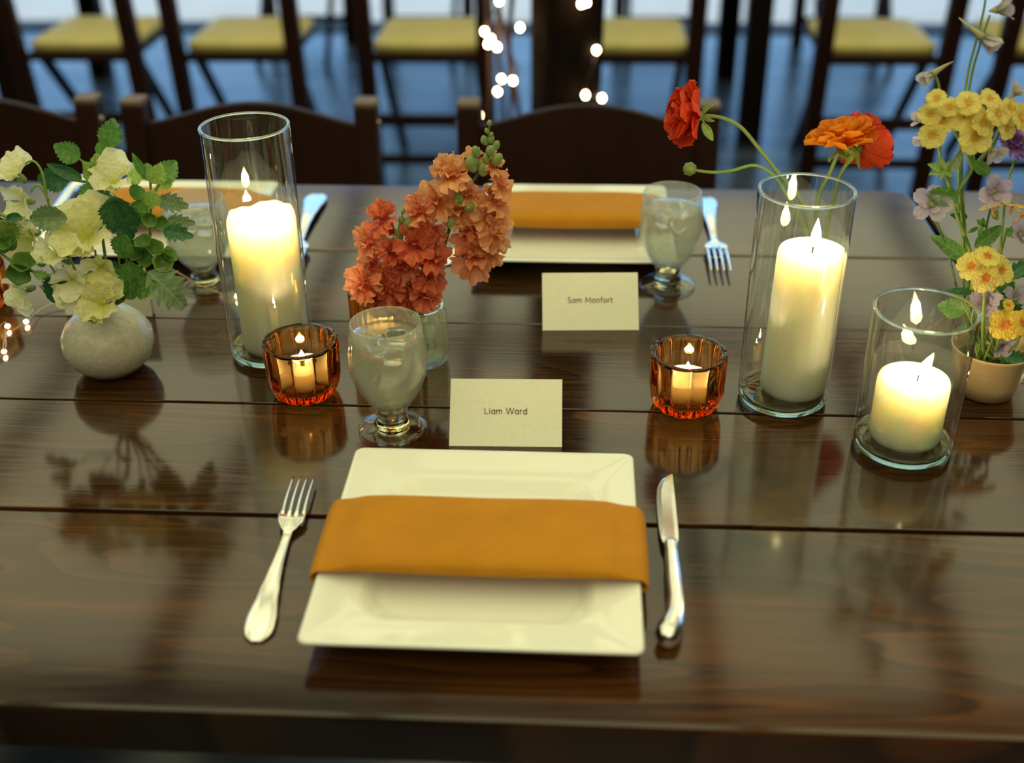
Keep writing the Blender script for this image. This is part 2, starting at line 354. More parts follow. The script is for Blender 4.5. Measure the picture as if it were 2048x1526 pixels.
def box_data(lo, hi, off=0):
    x0, y0, z0 = lo; x1, y1, z1 = hi
    v = [(x0, y0, z0), (x1, y0, z0), (x1, y1, z0), (x0, y1, z0), (x0, y0, z1), (x1, y0, z1), (x1, y1, z1), (x0, y1, z1)]
    f = [(0, 3, 2, 1), (4, 5, 6, 7), (0, 1, 5, 4), (1, 2, 6, 5), (2, 3, 7, 6), (3, 0, 4, 7)]
    return v, [tuple(off+i for i in q) for q in f]
def bevel(o, w, seg=2):
    b = o.modifiers.new('bevel', 'BEVEL'); b.width = w; b.segments = seg; b.limit_method = 'ANGLE'; return o
def box(name, lo, hi, mat, parent=None, bev=.003, Mw=None):
    v, f = box_data(lo, hi); o = put(name, mesh(name, v, f, mat, False), parent, Mw if Mw is not None else (WM[parent.name] if parent is not None else None))
    if bev: bevel(o, bev)
    return o
def bar(name, p0, p1, w, t, mat, parent=None, side=Vector((1, 0, 0)), bev=.003, local_to=None):
    # a straight bar of width w (along side) and thickness t between two points in the parent's space
    p0 = Vector(p0); p1 = Vector(p1); d = (p1-p0).normalized(); s = (side - d*side.dot(d)).normalized(); q = d.cross(s)
    v = []
    for p in (p0, p1):
        for a, b in ((-1, -1), (1, -1), (1, 1), (-1, 1)): v.append(p+s*(a*w/2)+q*(b*t/2))
    f = [(0, 1, 2, 3), (7, 6, 5, 4), (0, 4, 5, 1), (1, 5, 6, 2), (2, 6, 7, 3), (3, 7, 4, 0)]
    o = put(name, mesh(name, v, f, mat, False), parent, WM[parent.name] if parent is not None else None)
    if bev: bevel(o, bev)
    return o
def rrect(w, h, r, n=6):
    pts = []
    for cx, cy, a0 in ((w-r, h-r, 0), (-w+r, h-r, 90), (-w+r, -h+r, 180), (w-r, -h+r, 270)):
        for k in range(n+1):
            a = math.radians(a0+90*k/n); pts.append((cx+r*math.cos(a), cy+r*math.sin(a)))
    return pts
def copy_tree(o, parent=None, Mw=None):
    c = o.copy(); COL.objects.link(c); 
    if parent is None:
        c.matrix_world = Mw; WM[c.name] = Mw
    else:
        c.parent = parent; c.matrix_local = LM[o.name].copy(); LM[c.name] = LM[o.name]; WM[c.name] = WM[parent.name] @ LM[o.name]
    for ch in [x for x in KIDS.get(o.name, [])]: KIDS.setdefault(c.name, []).append(copy_tree(ch, c))
    return c
KIDS = {}
def index_kids():
    KIDS.clear()
    for o in bpy.data.objects:
        if o.parent: KIDS.setdefault(o.parent.name, []).append(o)

# ------------------------------------------------------------------ setting
TZ = .76
def slab(name, lo, hi, mat): v, f = box_data(lo, hi); return struct(name, mesh(name, v, f, mat, False))
slab('floor', (-7, -3, -.1), (7, 5.55, 0), M['floor'])
slab('ground', (-30, 5.70, -.12), (30, 40, -.02), M['patio'])
slab('trim_1', (-7, 5.55, -.1), (7, 5.70, .012), M['kerb'])
slab('ceiling', (-7, -3, 2.82), (7, 7.0, 2.95), M['ceiling'])
slab('wall_left', (-7.1, -3, 0), (-7, 5.6, 2.82), M['wall'])
slab('wall_right', (7, -3, 0), (7.1, 5.6, 2.82), M['wall'])
slab('wall_back', (-7, -3.1, 0), (7, -3, 2.82), M['wall'])

for i, (x, w) in enumerate(((-3.3, .14), (-2.2, .12), (-1.25, .13), (-.45, .10), (.42, .12), (1.15, .14), (1.75, .12), (2.6, .14))):  # unseen ceiling joists, added so their reflections streak the tabletop
    slab('trim_%d' % (i+2), (x-w/4, -1, 2.62), (x+w/4, 6.9, 2.74), M['kerb'])
for i, y in enumerate((2.3, 4.4, 6.2)):  # unseen cross beams, likewise added to vary the reflections
    slab('trim_%d' % (i+10), (-5, y-.06, 2.50), (5, y+.06, 2.579), M['kerb'])

# ------------------------------------------------------------------ tables
def plank_mesh(x0, x1, y0, y1, z0, z1, r0=.004, corner=None):
    # slab with eased long edges; y given at each end
    n = 5; sec = []
    return None
def table(name, label, x0, x1, cuts, corner_side, seed):
    t = thing(name, label, 'table', ((x0+x1)/2, (cuts[0]+cuts[-1])/2, 0))
    gap = .0011
    for i in range(len(cuts)-1):
        a = cuts[i]+(gap if i else 0); b = cuts[i+1]-(gap if i < len(cuts)-2 else 0)
        cx, cy = (x0+x1)/2, (a+b)/2; hw, hh = (x1-x0)/2, (b-a)/2
        # outline with rounded corners at outer ends
        pts = []
        for sx, sy in ((1, 1), (-1, 1), (-1, -1), (1, -1)):
            outer = (sy > 0 and i == len(cuts)-2) or (sy < 0 and i == 0)
            r = .030 if outer else .002; n = 6
            a0 = {(1, 1): 0, (-1, 1): 90, (-1, -1): 180, (1, -1): 270}[(sx, sy)]
            for k in range(n+1):
                an = math.radians(a0+90*k/n); pts.append((sx*(hw-r)+r*math.cos(an), sy*(hh-r)+r*math.sin(an)))
        m = len(pts); V = []; Fc = []
        eb = .0045 if i in (0, len(cuts)-2) else .0012
        lv = [(-.040, 0), (-eb, 0), (-eb*.3, eb*.35), (0, eb)]
        for z, ins in lv:
            for (x, y) in pts:
                V.append((x-ins*(1 if x > 0 else -1), y-ins*(1 if y > 0 else -1), z))
        for l in range(len(lv)-1):
            for k in range(m): k2 = (k+1) % m; Fc.append((l*m+k, l*m+k2, (l+1)*m+k2, (l+1)*m+k))
        Fc.append(tuple((len(lv)-1)*m+k for k in range(m))); Fc.append(tuple(range(m))[::-1])
        o = put('plank', mesh('plank', V, Fc, wood_top('stained_plank_%d' % (seed+i), seed+i), False), t, T((cx, cy, TZ+random.uniform(-.0003, .0003))))
    y0, y1 = cuts[0], cuts[-1]
    for nm, lo, hi in (('apron', (x0+.12, y0+.10, .62), (x1-.12, y0+.125, .72)), ('apron', (x0+.12, y1-.125, .62), (x1-.12, y1-.10, .72)),
                       ('leg', (x0+.10, y0+.09, 0), (x0+.19, y0+.18, .72)), ('leg', (x1-.19, y0+.09, 0), (x1-.10, y0+.18, .72)),
                       ('leg', (x0+.10, y1-.18, 0), (x0+.19, y1-.09, .72)), ('leg', (x1-.19, y1-.18, 0), (x1-.10, y1-.09, .72))):
        box(nm, lo, hi, M['apron'], t, .004, Matrix.Identity(4))
    return t
cuts = [.568, .794, .9725, 1.151, 1.340, 1.572]
table('farm_table', 'glossy dark stained plank table carrying all the place settings', -1.95, .4585, cuts, 1, 1)
table('farm_table', 'second dark plank table butted against the right end of the set table', .466, 2.2, [c+.002 for c in cuts], -1, 11)

# ------------------------------------------------------------------ chairs
def make_chair(label, group, hx=.19, pw=.036):
    t = thing('folding_chair', label, 'chair', (0, 0, 0), group)
    w = M['chair']
    def py_(z): return -.262+(.80-z)*(.092/.80)
    for s in (-1, 1):
        l = bar('leg', (s*hx, py_(.795), .795), (s*hx, py_(0), 0), pw, .042, w, t, bev=.005)       # back post running down to the rear foot
        e = box('post_cap', (s*hx-.0185, py_(.8)-.021, .792), (s*hx+.0185, py_(.8)+.021, .803), M['chair_end'], l, .004, Matrix.Identity(4))
        for zz in (.765, .655):
            sc_me = lathe('screw', [(.0, .003), (.004, .0025), (.0055, 0)], M['brass'], 12)
            put('screw', sc_me, l, T((s*(hx+.018), py_(zz), zz)) @ Matrix.Rotation(s*PI/2, 4, 'Y'))
        bar('leg', (s*(hx-.032), -.13, .42), (s*(hx-.032), .235, 0), .022, .036, w, t, bev=.005)  # front leg
    bar('stretcher', (-hx, py_(.24), .24), (hx, py_(.24), .24), .022, .035, w, t, Vector((0, 1, 0)))
    bar('stretcher', (-hx, py_(.11), .11), (hx, py_(.11), .11), .018, .03, w, t, Vector((0, 1, 0)))
    box('seat_frame', (-hx+.018, -.195, .412), (hx-.018, .19, .440), w, t, .006, Matrix.Identity(4))
    pts = rrect(.160, .168, .03, 5); V = []; Fc = []; m = len(pts); lv = [(0, 1.0), (.010, 1.03), (.022, 1.02), (.029, .93), (.031, .6)]
    for z, k in lv:
        for x, y in pts: V.append((x*k, y*k, z))
    for l in range(len(lv)-1):
        for k in range(m): k2 = (k+1) % m; Fc.append((l*m+k, l*m+k2, (l+1)*m+k2, (l+1)*m+k))
    Fc.append(tuple((len(lv)-1)*m+k for k in range(m)))
    put('seat_pad', mesh('seat_pad', V, Fc, M['pad']), t, T((0, -.005, .440)))
    # broad top slat of the back, arched along its upper edge
    V = []; Fc = []; n = 24
    for i in range(n+1):
        u = -1+2*i/n; x = u*(hx-.014); top = .762+.030*math.cos(u*PI/2)**1.4
        for z, dy in ((.652, 0), (top, 0)):
            yb = py_(z) - .004 - .014*(1-u*u)
            V += [(x, yb-.008, z), (x, yb+.008, z)]
    for i in range(n):
        a = i*4; b = a+4
        Fc += [(a, b, b+2, a+2), (a+1, a+3, b+3, b+1), (a+2, b+2, b+3, a+3), (a, a+1, b+1, b)]
    Fc += [(0, 2, 3, 1), (n*4, n*4+1, n*4+3, n*4+2)]
    o = put('back_slat', mesh('back_slat', V, Fc, w, False), t); bevel(o, .003)
    return t
NEAR = 'folding chairs on the far side of the set table'
FAR = 'folding chairs drawn up to the next table'
proto = make_chair('dark folding chair whose whole arched back shows behind the far left plate', NEAR)
proto_far = make_chair('x', FAR, .178, .050)
index_kids()
def place_chair(first, px, py, z, Yc, rot, label, group, zoff=0):
    # px: pixel column of the chair centre at depth Yc
    p = at_y(px, py, Yc); Mw = T((p.x, Yc, 0)) @ Matrix.Rotation(rot, 4, 'Z')
    if first: proto.matrix_world = Mw; WM[proto.name] = Mw; c = proto
    elif first is None:
        proto_far.matrix_world = Mw; WM[proto_far.name] = Mw; c = proto_far
    else: c = copy_tree(proto if group == NEAR else proto_far, None, Mw)
    c['label'] = label; c['group'] = group; return c
YB = at_z(1172, 205, .80).y      # where the back posts of the near row stand
YN = YB - .215
place_chair(True, 500, 210, .8, YB, PI, 'dark folding chair whose whole arched back shows between white flowers and snapdragons', NEAR)
place_chair(False, -48, 210, .8, YB+.01, PI, 'dark folding chair cut off by the left edge, behind the cream flowers', NEAR)
place_chair(False, 1176, 205, .8, YB, PI, 'dark folding chair directly behind the centre far plate, back top by the red ranunculus', NEAR)
for c in ('folding_chair', 'folding_chair.002', 'folding_chair.003'):
    o = bpy.data.objects[c]; m = WM[c].copy(); m.translation.y -= .262; o.matrix_world = m; WM[c] = m
far_labels = ['folding chair with yellow pad, leftmost of the blurred far row',
              'folding chair with yellow pad, second from the left in the blurred far row',
              'folding chair with yellow pad just left of the lit branches',
              'folding chair with yellow pad just right of the dark tree trunk',
              'folding chair with yellow pad behind the orange ranunculus, blurred',
              'folding chair with yellow pad at the right edge behind the yellow and lilac flowers']
for i, (px, rot) in enumerate(((204, 0), (508, 0), (868, 0), (1262, 0), (1738, 0), (2085, .0))):
    place_chair(None if i == 0 else False, px, 75, .45, 3.68, rot, far_labels[i], FAR)
fl2 = ['dark chair beyond the next table, its legs showing above the second yellow seat', 'dark chair beyond the next table, legs above the seat left of the lit branches',
       'dark chair beyond the next table, its legs showing above the seat right of the trunk', 'dark chair beyond the next table, its legs showing behind the ranunculus',]
for i, px in enumerate((600, 845, 1325, 1700)):
    place_chair(False, px, 20, .2, 5.15, PI, fl2[i], 'chairs on the far side of the next table')
nt_ = thing('farm_table', 'dark table behind, seen only by its legs among the yellow seated chairs', 'table', (0, 4.4, 0))
box('tabletop', (-4.5, 3.95, .70), (4.2, 4.9, .74), M['apron'], nt_, .004, Matrix.Identity(4))
for px, py in ((1508, 285), (640, 285)):
    q = at_z(px, 240, 0); x = at_y(px, 150, 4.02).x
    if px == 640: x = at_y(20, 150, 4.02).x
    box('leg', (x-.04, 3.98, 0), (x+.04, 4.06, .70), M['apron'], nt_, .004, Matrix.Identity(4))
    box('leg', (x-.04, 4.78, 0), (x+.04, 4.86, .70), M['apron'], nt_, .004, Matrix.Identity(4))

# trunk with string lights, and thin lit branches beside it
YT = 2.75
tb = at_y(1128, 215, YT); 
V = []; Fc = []; n = 28; rows = 30
for j in range(rows+1):
    z = 2.8*j/rows
    for k in range(n):
        a = 2*PI*k/n; r = .082+.006*math.sin(3*a+z*2)+.004*math.sin(7*a-z*5)
        V.append((r*math.cos(a), r*math.sin(a), z))
for j in range(rows):
    for k in range(n): k2 = (k+1) % n; Fc.append((j*n+k, j*n+k2, (j+1)*n+k2, (j+1)*n+k))
tr = put('tree_trunk', mesh('tree_trunk', V, Fc, M['bark']), None, T((tb.x, YT, 0)))
tag(tr, 'dark upright trunk wound with glowing bulbs, blurred behind the centre chair', 'trunk')
def light_string(label, pts, Y, loc, wire_r=.0016, bulb_r=.0052, col='bulb', mat='cord', extra=None):
    t = thing('string_light', label, 'string light', loc)
    P3 = [at_y(x, y, Y+dy) for x, y, dy in pts]
    put('wire', local(tubes('wire', [smooth_path(P3, 5)], wire_r, M[mat], 6), loc), t, T(loc))
    return t, P3
bm = lathe('bulb', [(.0001, -.0065), (.0035, -.0055), (.0052, -.002), (.0050, .002), (.003, .0055), (.0001, .0065)], M['bulb'], 12)
t, _ = light_string('string of warm bulbs wound down the right side of the dark trunk', [(1120, -90, -.1), (1173, 5, -.06), (1194, 50, 0), (1188, 74, 0), (1193, 100, -.02), (1180, 150, -.09), (1171, 190, -.09), (1204, 196, -.03), (1215, 260, 0)], YT, tuple(at_y(1180, 100, YT-.1)))
for x, y, d in ((1173, 5, -.1), (1186, 72, .03), (1193, 100, -.04), (1171, 190, -.1), (1204, 196, -.04), (1163, 8, -.1)):
    put('bulb', bm, t, T(at_y(x, y, YT+d)))
t = thing('branch', 'bundle of thin dark red branches standing left of the trunk', 'branch', tuple(at_y(1000, 215, YT)))
for pts in (((968, -60), (975, 60), (980, 200), (975, 330)), ((1002, -60), (996, 70), (1004, 180), (1006, 320)), ((1030, -60), (1018, 80), (1022, 200), (1005, 330)), ((985, -60), (1002, 40), (1022, 120), (1038, 230))):
    P3 = [at_y(x, y, YT+random.uniform(-.05, .05)) for x, y in pts]
    put('twig', tubes('twig', [smooth_path(P3)], lambda u: .0065, M['cord'], 7), t, Matrix.Identity(4))
t, _ = light_string('string of warm bulbs on the thin branches left of the trunk', [(990, -60, -.05), (998, 2, -.06), (969, 63, -.06), (982, 80, -.06), (994, 94, -.06), (1035, 130, -.06), (1026, 161, -.07), (1003, 158, -.07), (995, 183, -.07), (960, 229, -.07), (950, 300, -.07)], YT, tuple(at_y(995, 100, YT-.05)))
for x, y in ((998, 2), (969, 63), (982, 78), (976, 88), (994, 94), (1003, 158), (1026, 161), (995, 183), (958, 230), (1040, 55)):
    put('bulb', bm, t, T(at_y(x, y, YT-.065)))

# ------------------------------------------------------------------ plates, napkins
def plate_mesh(hw, hh):
    V = []; Fc = []
    prof = [(.56, .0, .030), (.57, .0015, .03), (.60, .0045, .028), (.80, .012, .016), (1.0, .0205, .007), (1.004, .0222, .007), (.992, .0235, .008),
            (.97, .0228, .008), (.86, .0196, .012), (.76, .0176, .020), (.735, .0172, .024), (.72, .0166, .026), (.705, .0152, .028), (.65, .0092, .030), (.635, .0080, .030), (.61, .0075, .030), (.3, .0073, .02), (.02, .0073, .001)]
    for s, z, r in prof:
        for x, y in rrect(hw*s, hh*s, min(r, hw*s*.9), 6): V.append((x, y, z))
    m = 28
    for l in range(len(prof)-1):
        for k in range(m): k2 = (k+1) % m; Fc.append((l*m+k, l*m+k2, (l+1)*m+k2, (l+1)*m+k))
    Fc.append(tuple((len(prof)-1)*m+k for k in range(m))); Fc.append(tuple(range(m))[::-1])
    return mesh('square_plate', V, Fc, M['plate'])
RZ = TZ+.0225
c1, c2, c3, c4 = at_z(703, 897, RZ), at_z(1258, 908, RZ), at_z(605, 1288, RZ), at_z(1298, 1308, RZ)
pw = ((c2.x-c1.x)+(c4.x-c3.x))/4; ph = ((c1.y-c3.y)+(c2.y-c4.y))/4
pc = (c1+c2+c3+c4)/4
pme = plate_mesh(pw, ph)
PG = 'square white plates'
def add_plate(x, y, label):
    o = put('square_plate', pme, None, T((x, y, TZ+.0003)) @ Matrix.Rotation(random.uniform(-.004, .004), 4, 'Z')); tag(o, label, 'plate', PG); return o
add_plate(pc.x, pc.y, 'large square white plate nearest the viewer at the front edge of the table')
f1, f2 = at_z(985, 521, RZ), at_z(1330, 521, RZ)
sx = at_z(1148, 430, RZ).x; sy = f1.y+ph
add_plate(sx, sy, 'square white plate across the table behind the centre place card')
lx = at_z(560, 362, RZ).x-pw; ly = sy
add_plate(lx, ly, 'square white plate far left, partly hidden behind the cream flowers')

def napkin(cx, cy, w, d, label, seed, roll=.010):
    rnd = random.Random(seed); V = []; Fc = []
    # cross-section (y, z): flattened roll; swept along x with the ends wrapping down over the plate rim
    sec = []; ns = 28
    for k in range(ns):
        a = 2*PI*k/ns; c, s = math.cos(a), math.sin(a)
        y = math.copysign(abs(c)**.45, c); z = math.copysign(abs(s)**.75, s)
        sec.append((y, z))
    path = []; hw = w/2
    nx = 40
    for i in range(nx+1):
        u = -1+2*i/nx; path.append((u*hw, 0.0, 0.0, u))
    pre = [(-hw+.035, -.0125, PI, -1), (-hw+.015, -.0115, PI, -1), (-hw-.001, -.0095, 2.4, -1), (-hw-.0055, -.005, PI/2, -1), (-hw-.0035, -.001, .7, -1)]
    full = [(x, z, a, u) for x, z, a, u in pre]+[(x, z, a, u) for x, z, a, u in path]+[(-x, z, -a, 1) for x, z, a, u in pre[::-1]]
    for (x, z, a, u) in full:
        edge = abs(u)
        th = roll*(.40+.60*(1-edge**3)) if a == 0 else .0022
        if a == 0: th = .0024+(th-.0024)*min(1, (1-edge)*5)
        sag = -.0055*(1-edge**2)*(1 if a == 0 else 0)
        for (sy_, sz_) in sec:
            yy = sy_*d/2*(1-.02*(1-edge)); zz = sz_*th
            if a == 0:
                zz += sag+th+.0006
                if sy_ < 0: zz += .0030*(1-edge**2)*(-sy_)**2  # fuller towards the viewer
                if sy_ < -.3: yy -= .0045*(1-edge**2)*max(0, (-sy_-.3))
                zz += .0008*math.sin(x*31+seed)*math.cos(yy*40)
            dx = -math.sin(a)*zz; dz = math.cos(a)*zz if a else zz
            V.append((x+dx, yy, dz+z))
    m = ns
    for l in range(len(full)-1):
        for k in range(m): k2 = (k+1) % m; Fc.append((l*m+k, (l+1)*m+k, (l+1)*m+k2, l*m+k2))
    Fc.append(tuple(range(m))); Fc.append(tuple((len(full)-1)*m+k for k in range(m))[::-1])
    o = put('napkin', mesh('napkin', V, Fc, M['napkin']), None, T((cx, cy, TZ+.0242))); tag(o, label, 'napkin', 'folded ochre napkins')
    o.modifiers.new('sub', 'SUBSURF').levels = 1
    return o
n1, n2 = at_z(960, 1003, RZ+.006), at_z(960, 1150, RZ+.006)
nL, nR = at_z(640, 1075, RZ), at_z(1279, 1088, RZ)
napkin(pc.x, (n1.y+n2.y)/2, (nR.x-nL.x)-.006, n1.y-n2.y, 'folded ochre napkin wrapped across the nearest plate', 1)
m1, m2 = at_z(1150, 393, RZ+.008), at_z(1150, 452, RZ+.008)
napkin(sx, (m1.y+m2.y)/2, (nR.x-nL.x), m1.y-m2.y, 'plump folded ochre napkin on the plate across the table, behind the centre card', 2, .012)
napkin(lx, (m1.y+m2.y)/2, (nR.x-nL.x), m1.y-m2.y, 'ochre napkin on the far left plate, glimpsed between leaves and candle', 3, .012)

# ------------------------------------------------------------------ cutlery
def fork_mesh():
    # length 1 unit = metres; handle end at y=0, tine tips at y=.222
    V = []; Fc = []
    def zc(y):   # side profile
        if y < .13: return .0015+.0035*math.sin(max(0, y)/.13*PI)*1.0+ .0025*(y/.13)
        u = (y-.13)/.092; return .004+.0075*math.sin(min(1, u*1.0)*PI)*.55+ .004*u*u
    def hwid(y):
        pts = [(0, .004), (.004, .0095), (.012, .0125), (.025, .0125), (.05, .0090), (.08, .0058), (.105, .0042), (.130, .0036), (.139, .0042), (.145, .0080), (.152, .0115), (.160, .0128)]
        for a, b in zip(pts, pts[1:]):
            if a[0] <= y <= b[0]:
                t = (y-a[0])/(b[0]-a[0]); return a[1]+(b[1]-a[1])*(t*t*(3-2*t))
        return .0128
    ys = [0, .002, .005, .009, .014, .02, .027, .036, .046, .058, .07, .083, .096, .108, .118, .128, .134, .139, .143, .147, .151, .156, .162]
    cs = [-1, -.86, -.74, -.4, 0, .4, .74, .86, 1]
    for side in (1, -1):
        for y in ys:
            w = hwid(y); th = .0014
            for c in cs:
                hgt = (.0010 if y < .13 else .0004)*(1 if abs(abs(c)-.86) < .01 else 0)      # raised threaded border
                dish = -.0016*(1-c*c)*(1 if y > .14 else 0)
                V.append((c*w, y, zc(y)+side*th*(1-abs(c)**3*.6)*.9+(hgt if side > 0 else 0)+dish))
    nc = len(cs); ny = len(ys)
    for s in range(2):
        o = s*nc*ny
        for j in range(ny-1):
            for i in range(nc-1):
                q = (o+j*nc+i, o+j*nc+i+1, o+(j+1)*nc+i+1, o+(j+1)*nc+i); Fc.append(q if s == 0 else q[::-1])
    o2 = nc*ny
    for j in range(ny-1):
        Fc.append((j*nc, (j+1)*nc, o2+(j+1)*nc, o2+j*nc)); Fc.append(((j+1)*nc+nc-1, j*nc+nc-1, o2+j*nc+nc-1, o2+(j+1)*nc+nc-1))
    Fc.append(tuple(range(nc))[::-1]+tuple(o2+i for i in range(nc))); e = (ny-1)*nc
    Fc.append(tuple(e+i for i in range(nc))+tuple(o2+e+i for i in range(nc))[::-1])
    # tines
    for k in range(4):
        xc0 = (-.0098+k*.00653); b = len(V); rows = 9
        for j in range(rows):
            u = j/(rows-1); y = .159+u*.063; w = .0022*(1-.62*u); xx = xc0*(1.0+.02*u); th = .0011*(1-.35*u)
            z = zc(.162)+ (y-.162)*.02 - .0016*(1-(xc0/.0128)**2)*(1-u) + .006*u*u - .0012
            z = zc(min(y, .2219))-.001*(1-u)
            V += [(xx-w, y, z-th), (xx+w, y, z-th), (xx+w*.8, y, z+th), (xx-w*.8, y, z+th)]
        for j in range(rows-1):
            for i in range(4): i2 = (i+1) % 4; Fc.append((b+j*4+i, b+j*4+i2, b+(j+1)*4+i2, b+(j+1)*4+i))
        Fc.append((b+3, b+2, b+1, b)); Fc.append(tuple(b+(rows-1)*4+i for i in range(4)))
    return V, Fc
fv, ff = fork_mesh()
FH = len(fv)-4*36
def cutlery(kind, base, tip, label, group, length):
    b = Vector((base[0], base[1], TZ)); d = Vector((tip[0]-base[0], tip[1]-base[1], 0)); s = d.length/length; ang = math.atan2(d.y, d.x)-PI/2
    Mw = T(b) @ Matrix.Rotation(ang, 4, 'Z') @ Matrix.Scale(s, 4)
    t = thing(kind, label, kind, b, group)
    return t, Mw
FM = {}
def fork(base, tip, label, group='silver forks'):
    t, Mw = cutlery('fork', base, tip, label, group, .222)
    if not FM:
        FM['handle'] = mesh('fork_handle', fv[:FH], [f for f in ff if max(f) < FH], M['metal'])
        tv = fv[FH:]
        for k in range(4):
            FM[k] = mesh('fork_tine', tv[36*k:36*k+36], [tuple(i-FH-36*k for i in f) for f in ff if FH+36*k <= min(f) and max(f) < FH+36*k+36], M['metal'])
    h = put('handle', FM['handle'], t, Mw)
    for k in range(4): put('tine', FM[k], t, Mw)
def knife(base, tip, label, group='silver knives', flip=1):
    L = .232; t, Mw = cutlery('knife', base, tip, label, group, L)
    if 'kh' not in FM:
        # pistol-grip handle: swept ellipse
        prof = [(0, -.006, .0035, .006), (.003, -.0065, .0075, .0078), (.010, -.006, .0100, .0088), (.020, -.0035, .0098, .0082), (.032, 0, .0080, .0068), (.050, .0012, .0072, .0060), (.075, .0005, .0068, .0054), (.100, 0, .0060, .0048), (.114, 0, .0052, .0043), (.118, 0, .0062, .0050), (.121, 0, .0058, .0046), (.125, 0, .0050, .003)]
        V = []; Fc = []; n = 20
        for y, x, rx, rz in prof:
            for k in range(n): a = 2*PI*k/n; V.append((x+rx*math.cos(a), y, .0092+rz*math.sin(a)))
        for l in range(len(prof)-1):
            for k in range(n): k2 = (k+1) % n; Fc.append((l*n+k, (l+1)*n+k, (l+1)*n+k2, l*n+k2))
        Fc.append(tuple(range(n))); Fc.append(tuple((len(prof)-1)*n+k for k in range(n))[::-1])
        FM['kh'] = mesh('knife_handle', V, Fc, M['metal'])
        out = [(.122, -.0062, .0058), (.13, -.0080, .0066), (.145, -.0092, .0068), (.165, -.0098, .0066), (.19, -.0098, .0064), (.205, -.0090, .0062), (.216, -.0066, .0060), (.224, -.0030, .0059), (.230, .0020, .0058), (.232, .0052, .0056)]
        V = []; Fc = []
        for y, xl, xr in out:
            th = .0008; z = .0085-(y-.122)*.060
            for u, h in ((0, .12), (.25, .8), (.8, 1), (1, .9)):
                V.append((xl+(xr-xl)*u, y, z+th*h))
            for u, h in ((1, .9), (.8, 1), (.25, .8), (0, .12)):
                V.append((xl+(xr-xl)*u, y, z-th*h))
        n = 8
        for l in range(len(out)-1):
            for k in range(n): k2 = (k+1) % n; Fc.append((l*n+k, (l+1)*n+k, (l+1)*n+k2, l*n+k2))
        Fc.append(tuple(range(n))); Fc.append(tuple((len(out)-1)*n+k for k in range(n))[::-1])
        FM['kb'] = mesh('knife_blade', V, Fc, M['metal'], False)
    Mw = Mw @ Matrix.Scale(flip, 4, (1, 0, 0))
    put('handle', FM['kh'], t, Mw); put('blade', FM['kb'], t, Mw)
fork(at_z(512, 1286)[:2], at_z(607, 944, TZ+.012)[:2], 'silver fork lying left of the nearest plate')
knife(at_z(1352, 1305)[:2], at_z(1332, 952)[:2], 'silver pistol-grip knife lying right of the nearest plate', flip=1)
fork(at_z(1410, 398)[:2], at_z(1441, 556)[:2], 'silver fork beyond the right water goblet, dark tines toward the viewer')
knife(at_z(985, 410)[:2], at_z(896, 533)[:2], 'silver knife left of the centre far plate, tip showing behind the snapdragons')
fork(at_z(636, 392)[:2], at_z(575, 560)[:2], 'silver fork behind the left pillar candle, only its handle showing')
knife(at_z(165, 372)[:2], at_z(45, 520)[:2], 'silver knife behind the cream flowers, left of the far left plate')

# ------------------------------------------------------------------ place cards
def arc(cx, cy, rx, ry, a0, a1, n=14): return [(cx+rx*math.cos(math.radians(a0+(a1-a0)*k/n)), cy+ry*math.sin(math.radians(a0+(a1-a0)*k/n))) for k in range(n+1)]
X = .50; CP = .76
GL = {  # stroke letters: (advance, strokes); x-height .5, cap height .76
 'L': (.50, [[(.06, CP), (.06, 0), (.42, 0)]]),
 'i': (.20, [[(.09, 0), (.09, X)], arc(.09, .66, .012, .012, 0, 360, 6)]),
 'a': (.56, [arc(.27, .25, .21, .25, 0, 360, 20), [(.48, 0), (.48, X)]]),
 'm': (.82, [[(.07, 0), (.07, X)], [(.07, .28)]+arc(.235, .30, .165, .20, 180, 0)+[(.40, 0)], [(.40, .28)]+arc(.565, .30, .165, .20, 180, 0)+[(.73, 0)]]),
 'W': (1.02, [[(.02, CP), (.27, 0), (.51, CP), (.75, 0), (1.0, CP)]]),
 'r': (.34, [[(.07, 0), (.07, X)], [(.07, .28)]+arc(.23, .30, .16, .20, 180, 70)]),
 'd': (.58, [arc(.27, .25, .21, .25, 0, 360, 20), [(.48, 0), (.48, .80)]]),
 'S': (.50, [arc(.24, .57, .17, .19, 40, 270)[:]+arc(.24, .19, .19, .19, 90, -140)]),
 'M': (.86, [[(.05, 0), (.12, CP), (.42, .12), (.72, CP), (.79, 0)]]),
 'o': (.56, [arc(.27, .25, .22, .25, 0, 360, 22)]),
 'n': (.52, [[(.07, 0), (.07, X)], [(.07, .28)]+arc(.255, .30, .185, .20, 180, 0)+[(.44, 0)]]),
 'f': (.32, [[(.12, 0), (.12, .62)]+arc(.27, .64, .15, .15, 180, 80), [(.0, X), (.27, X)]]),
 't': (.33, [[(.13, .68), (.13, .12)]+arc(.25, .12, .12, .12, 180, 280), [(.0, X), (.28, X)]]),
 ' ': (.30, [])}
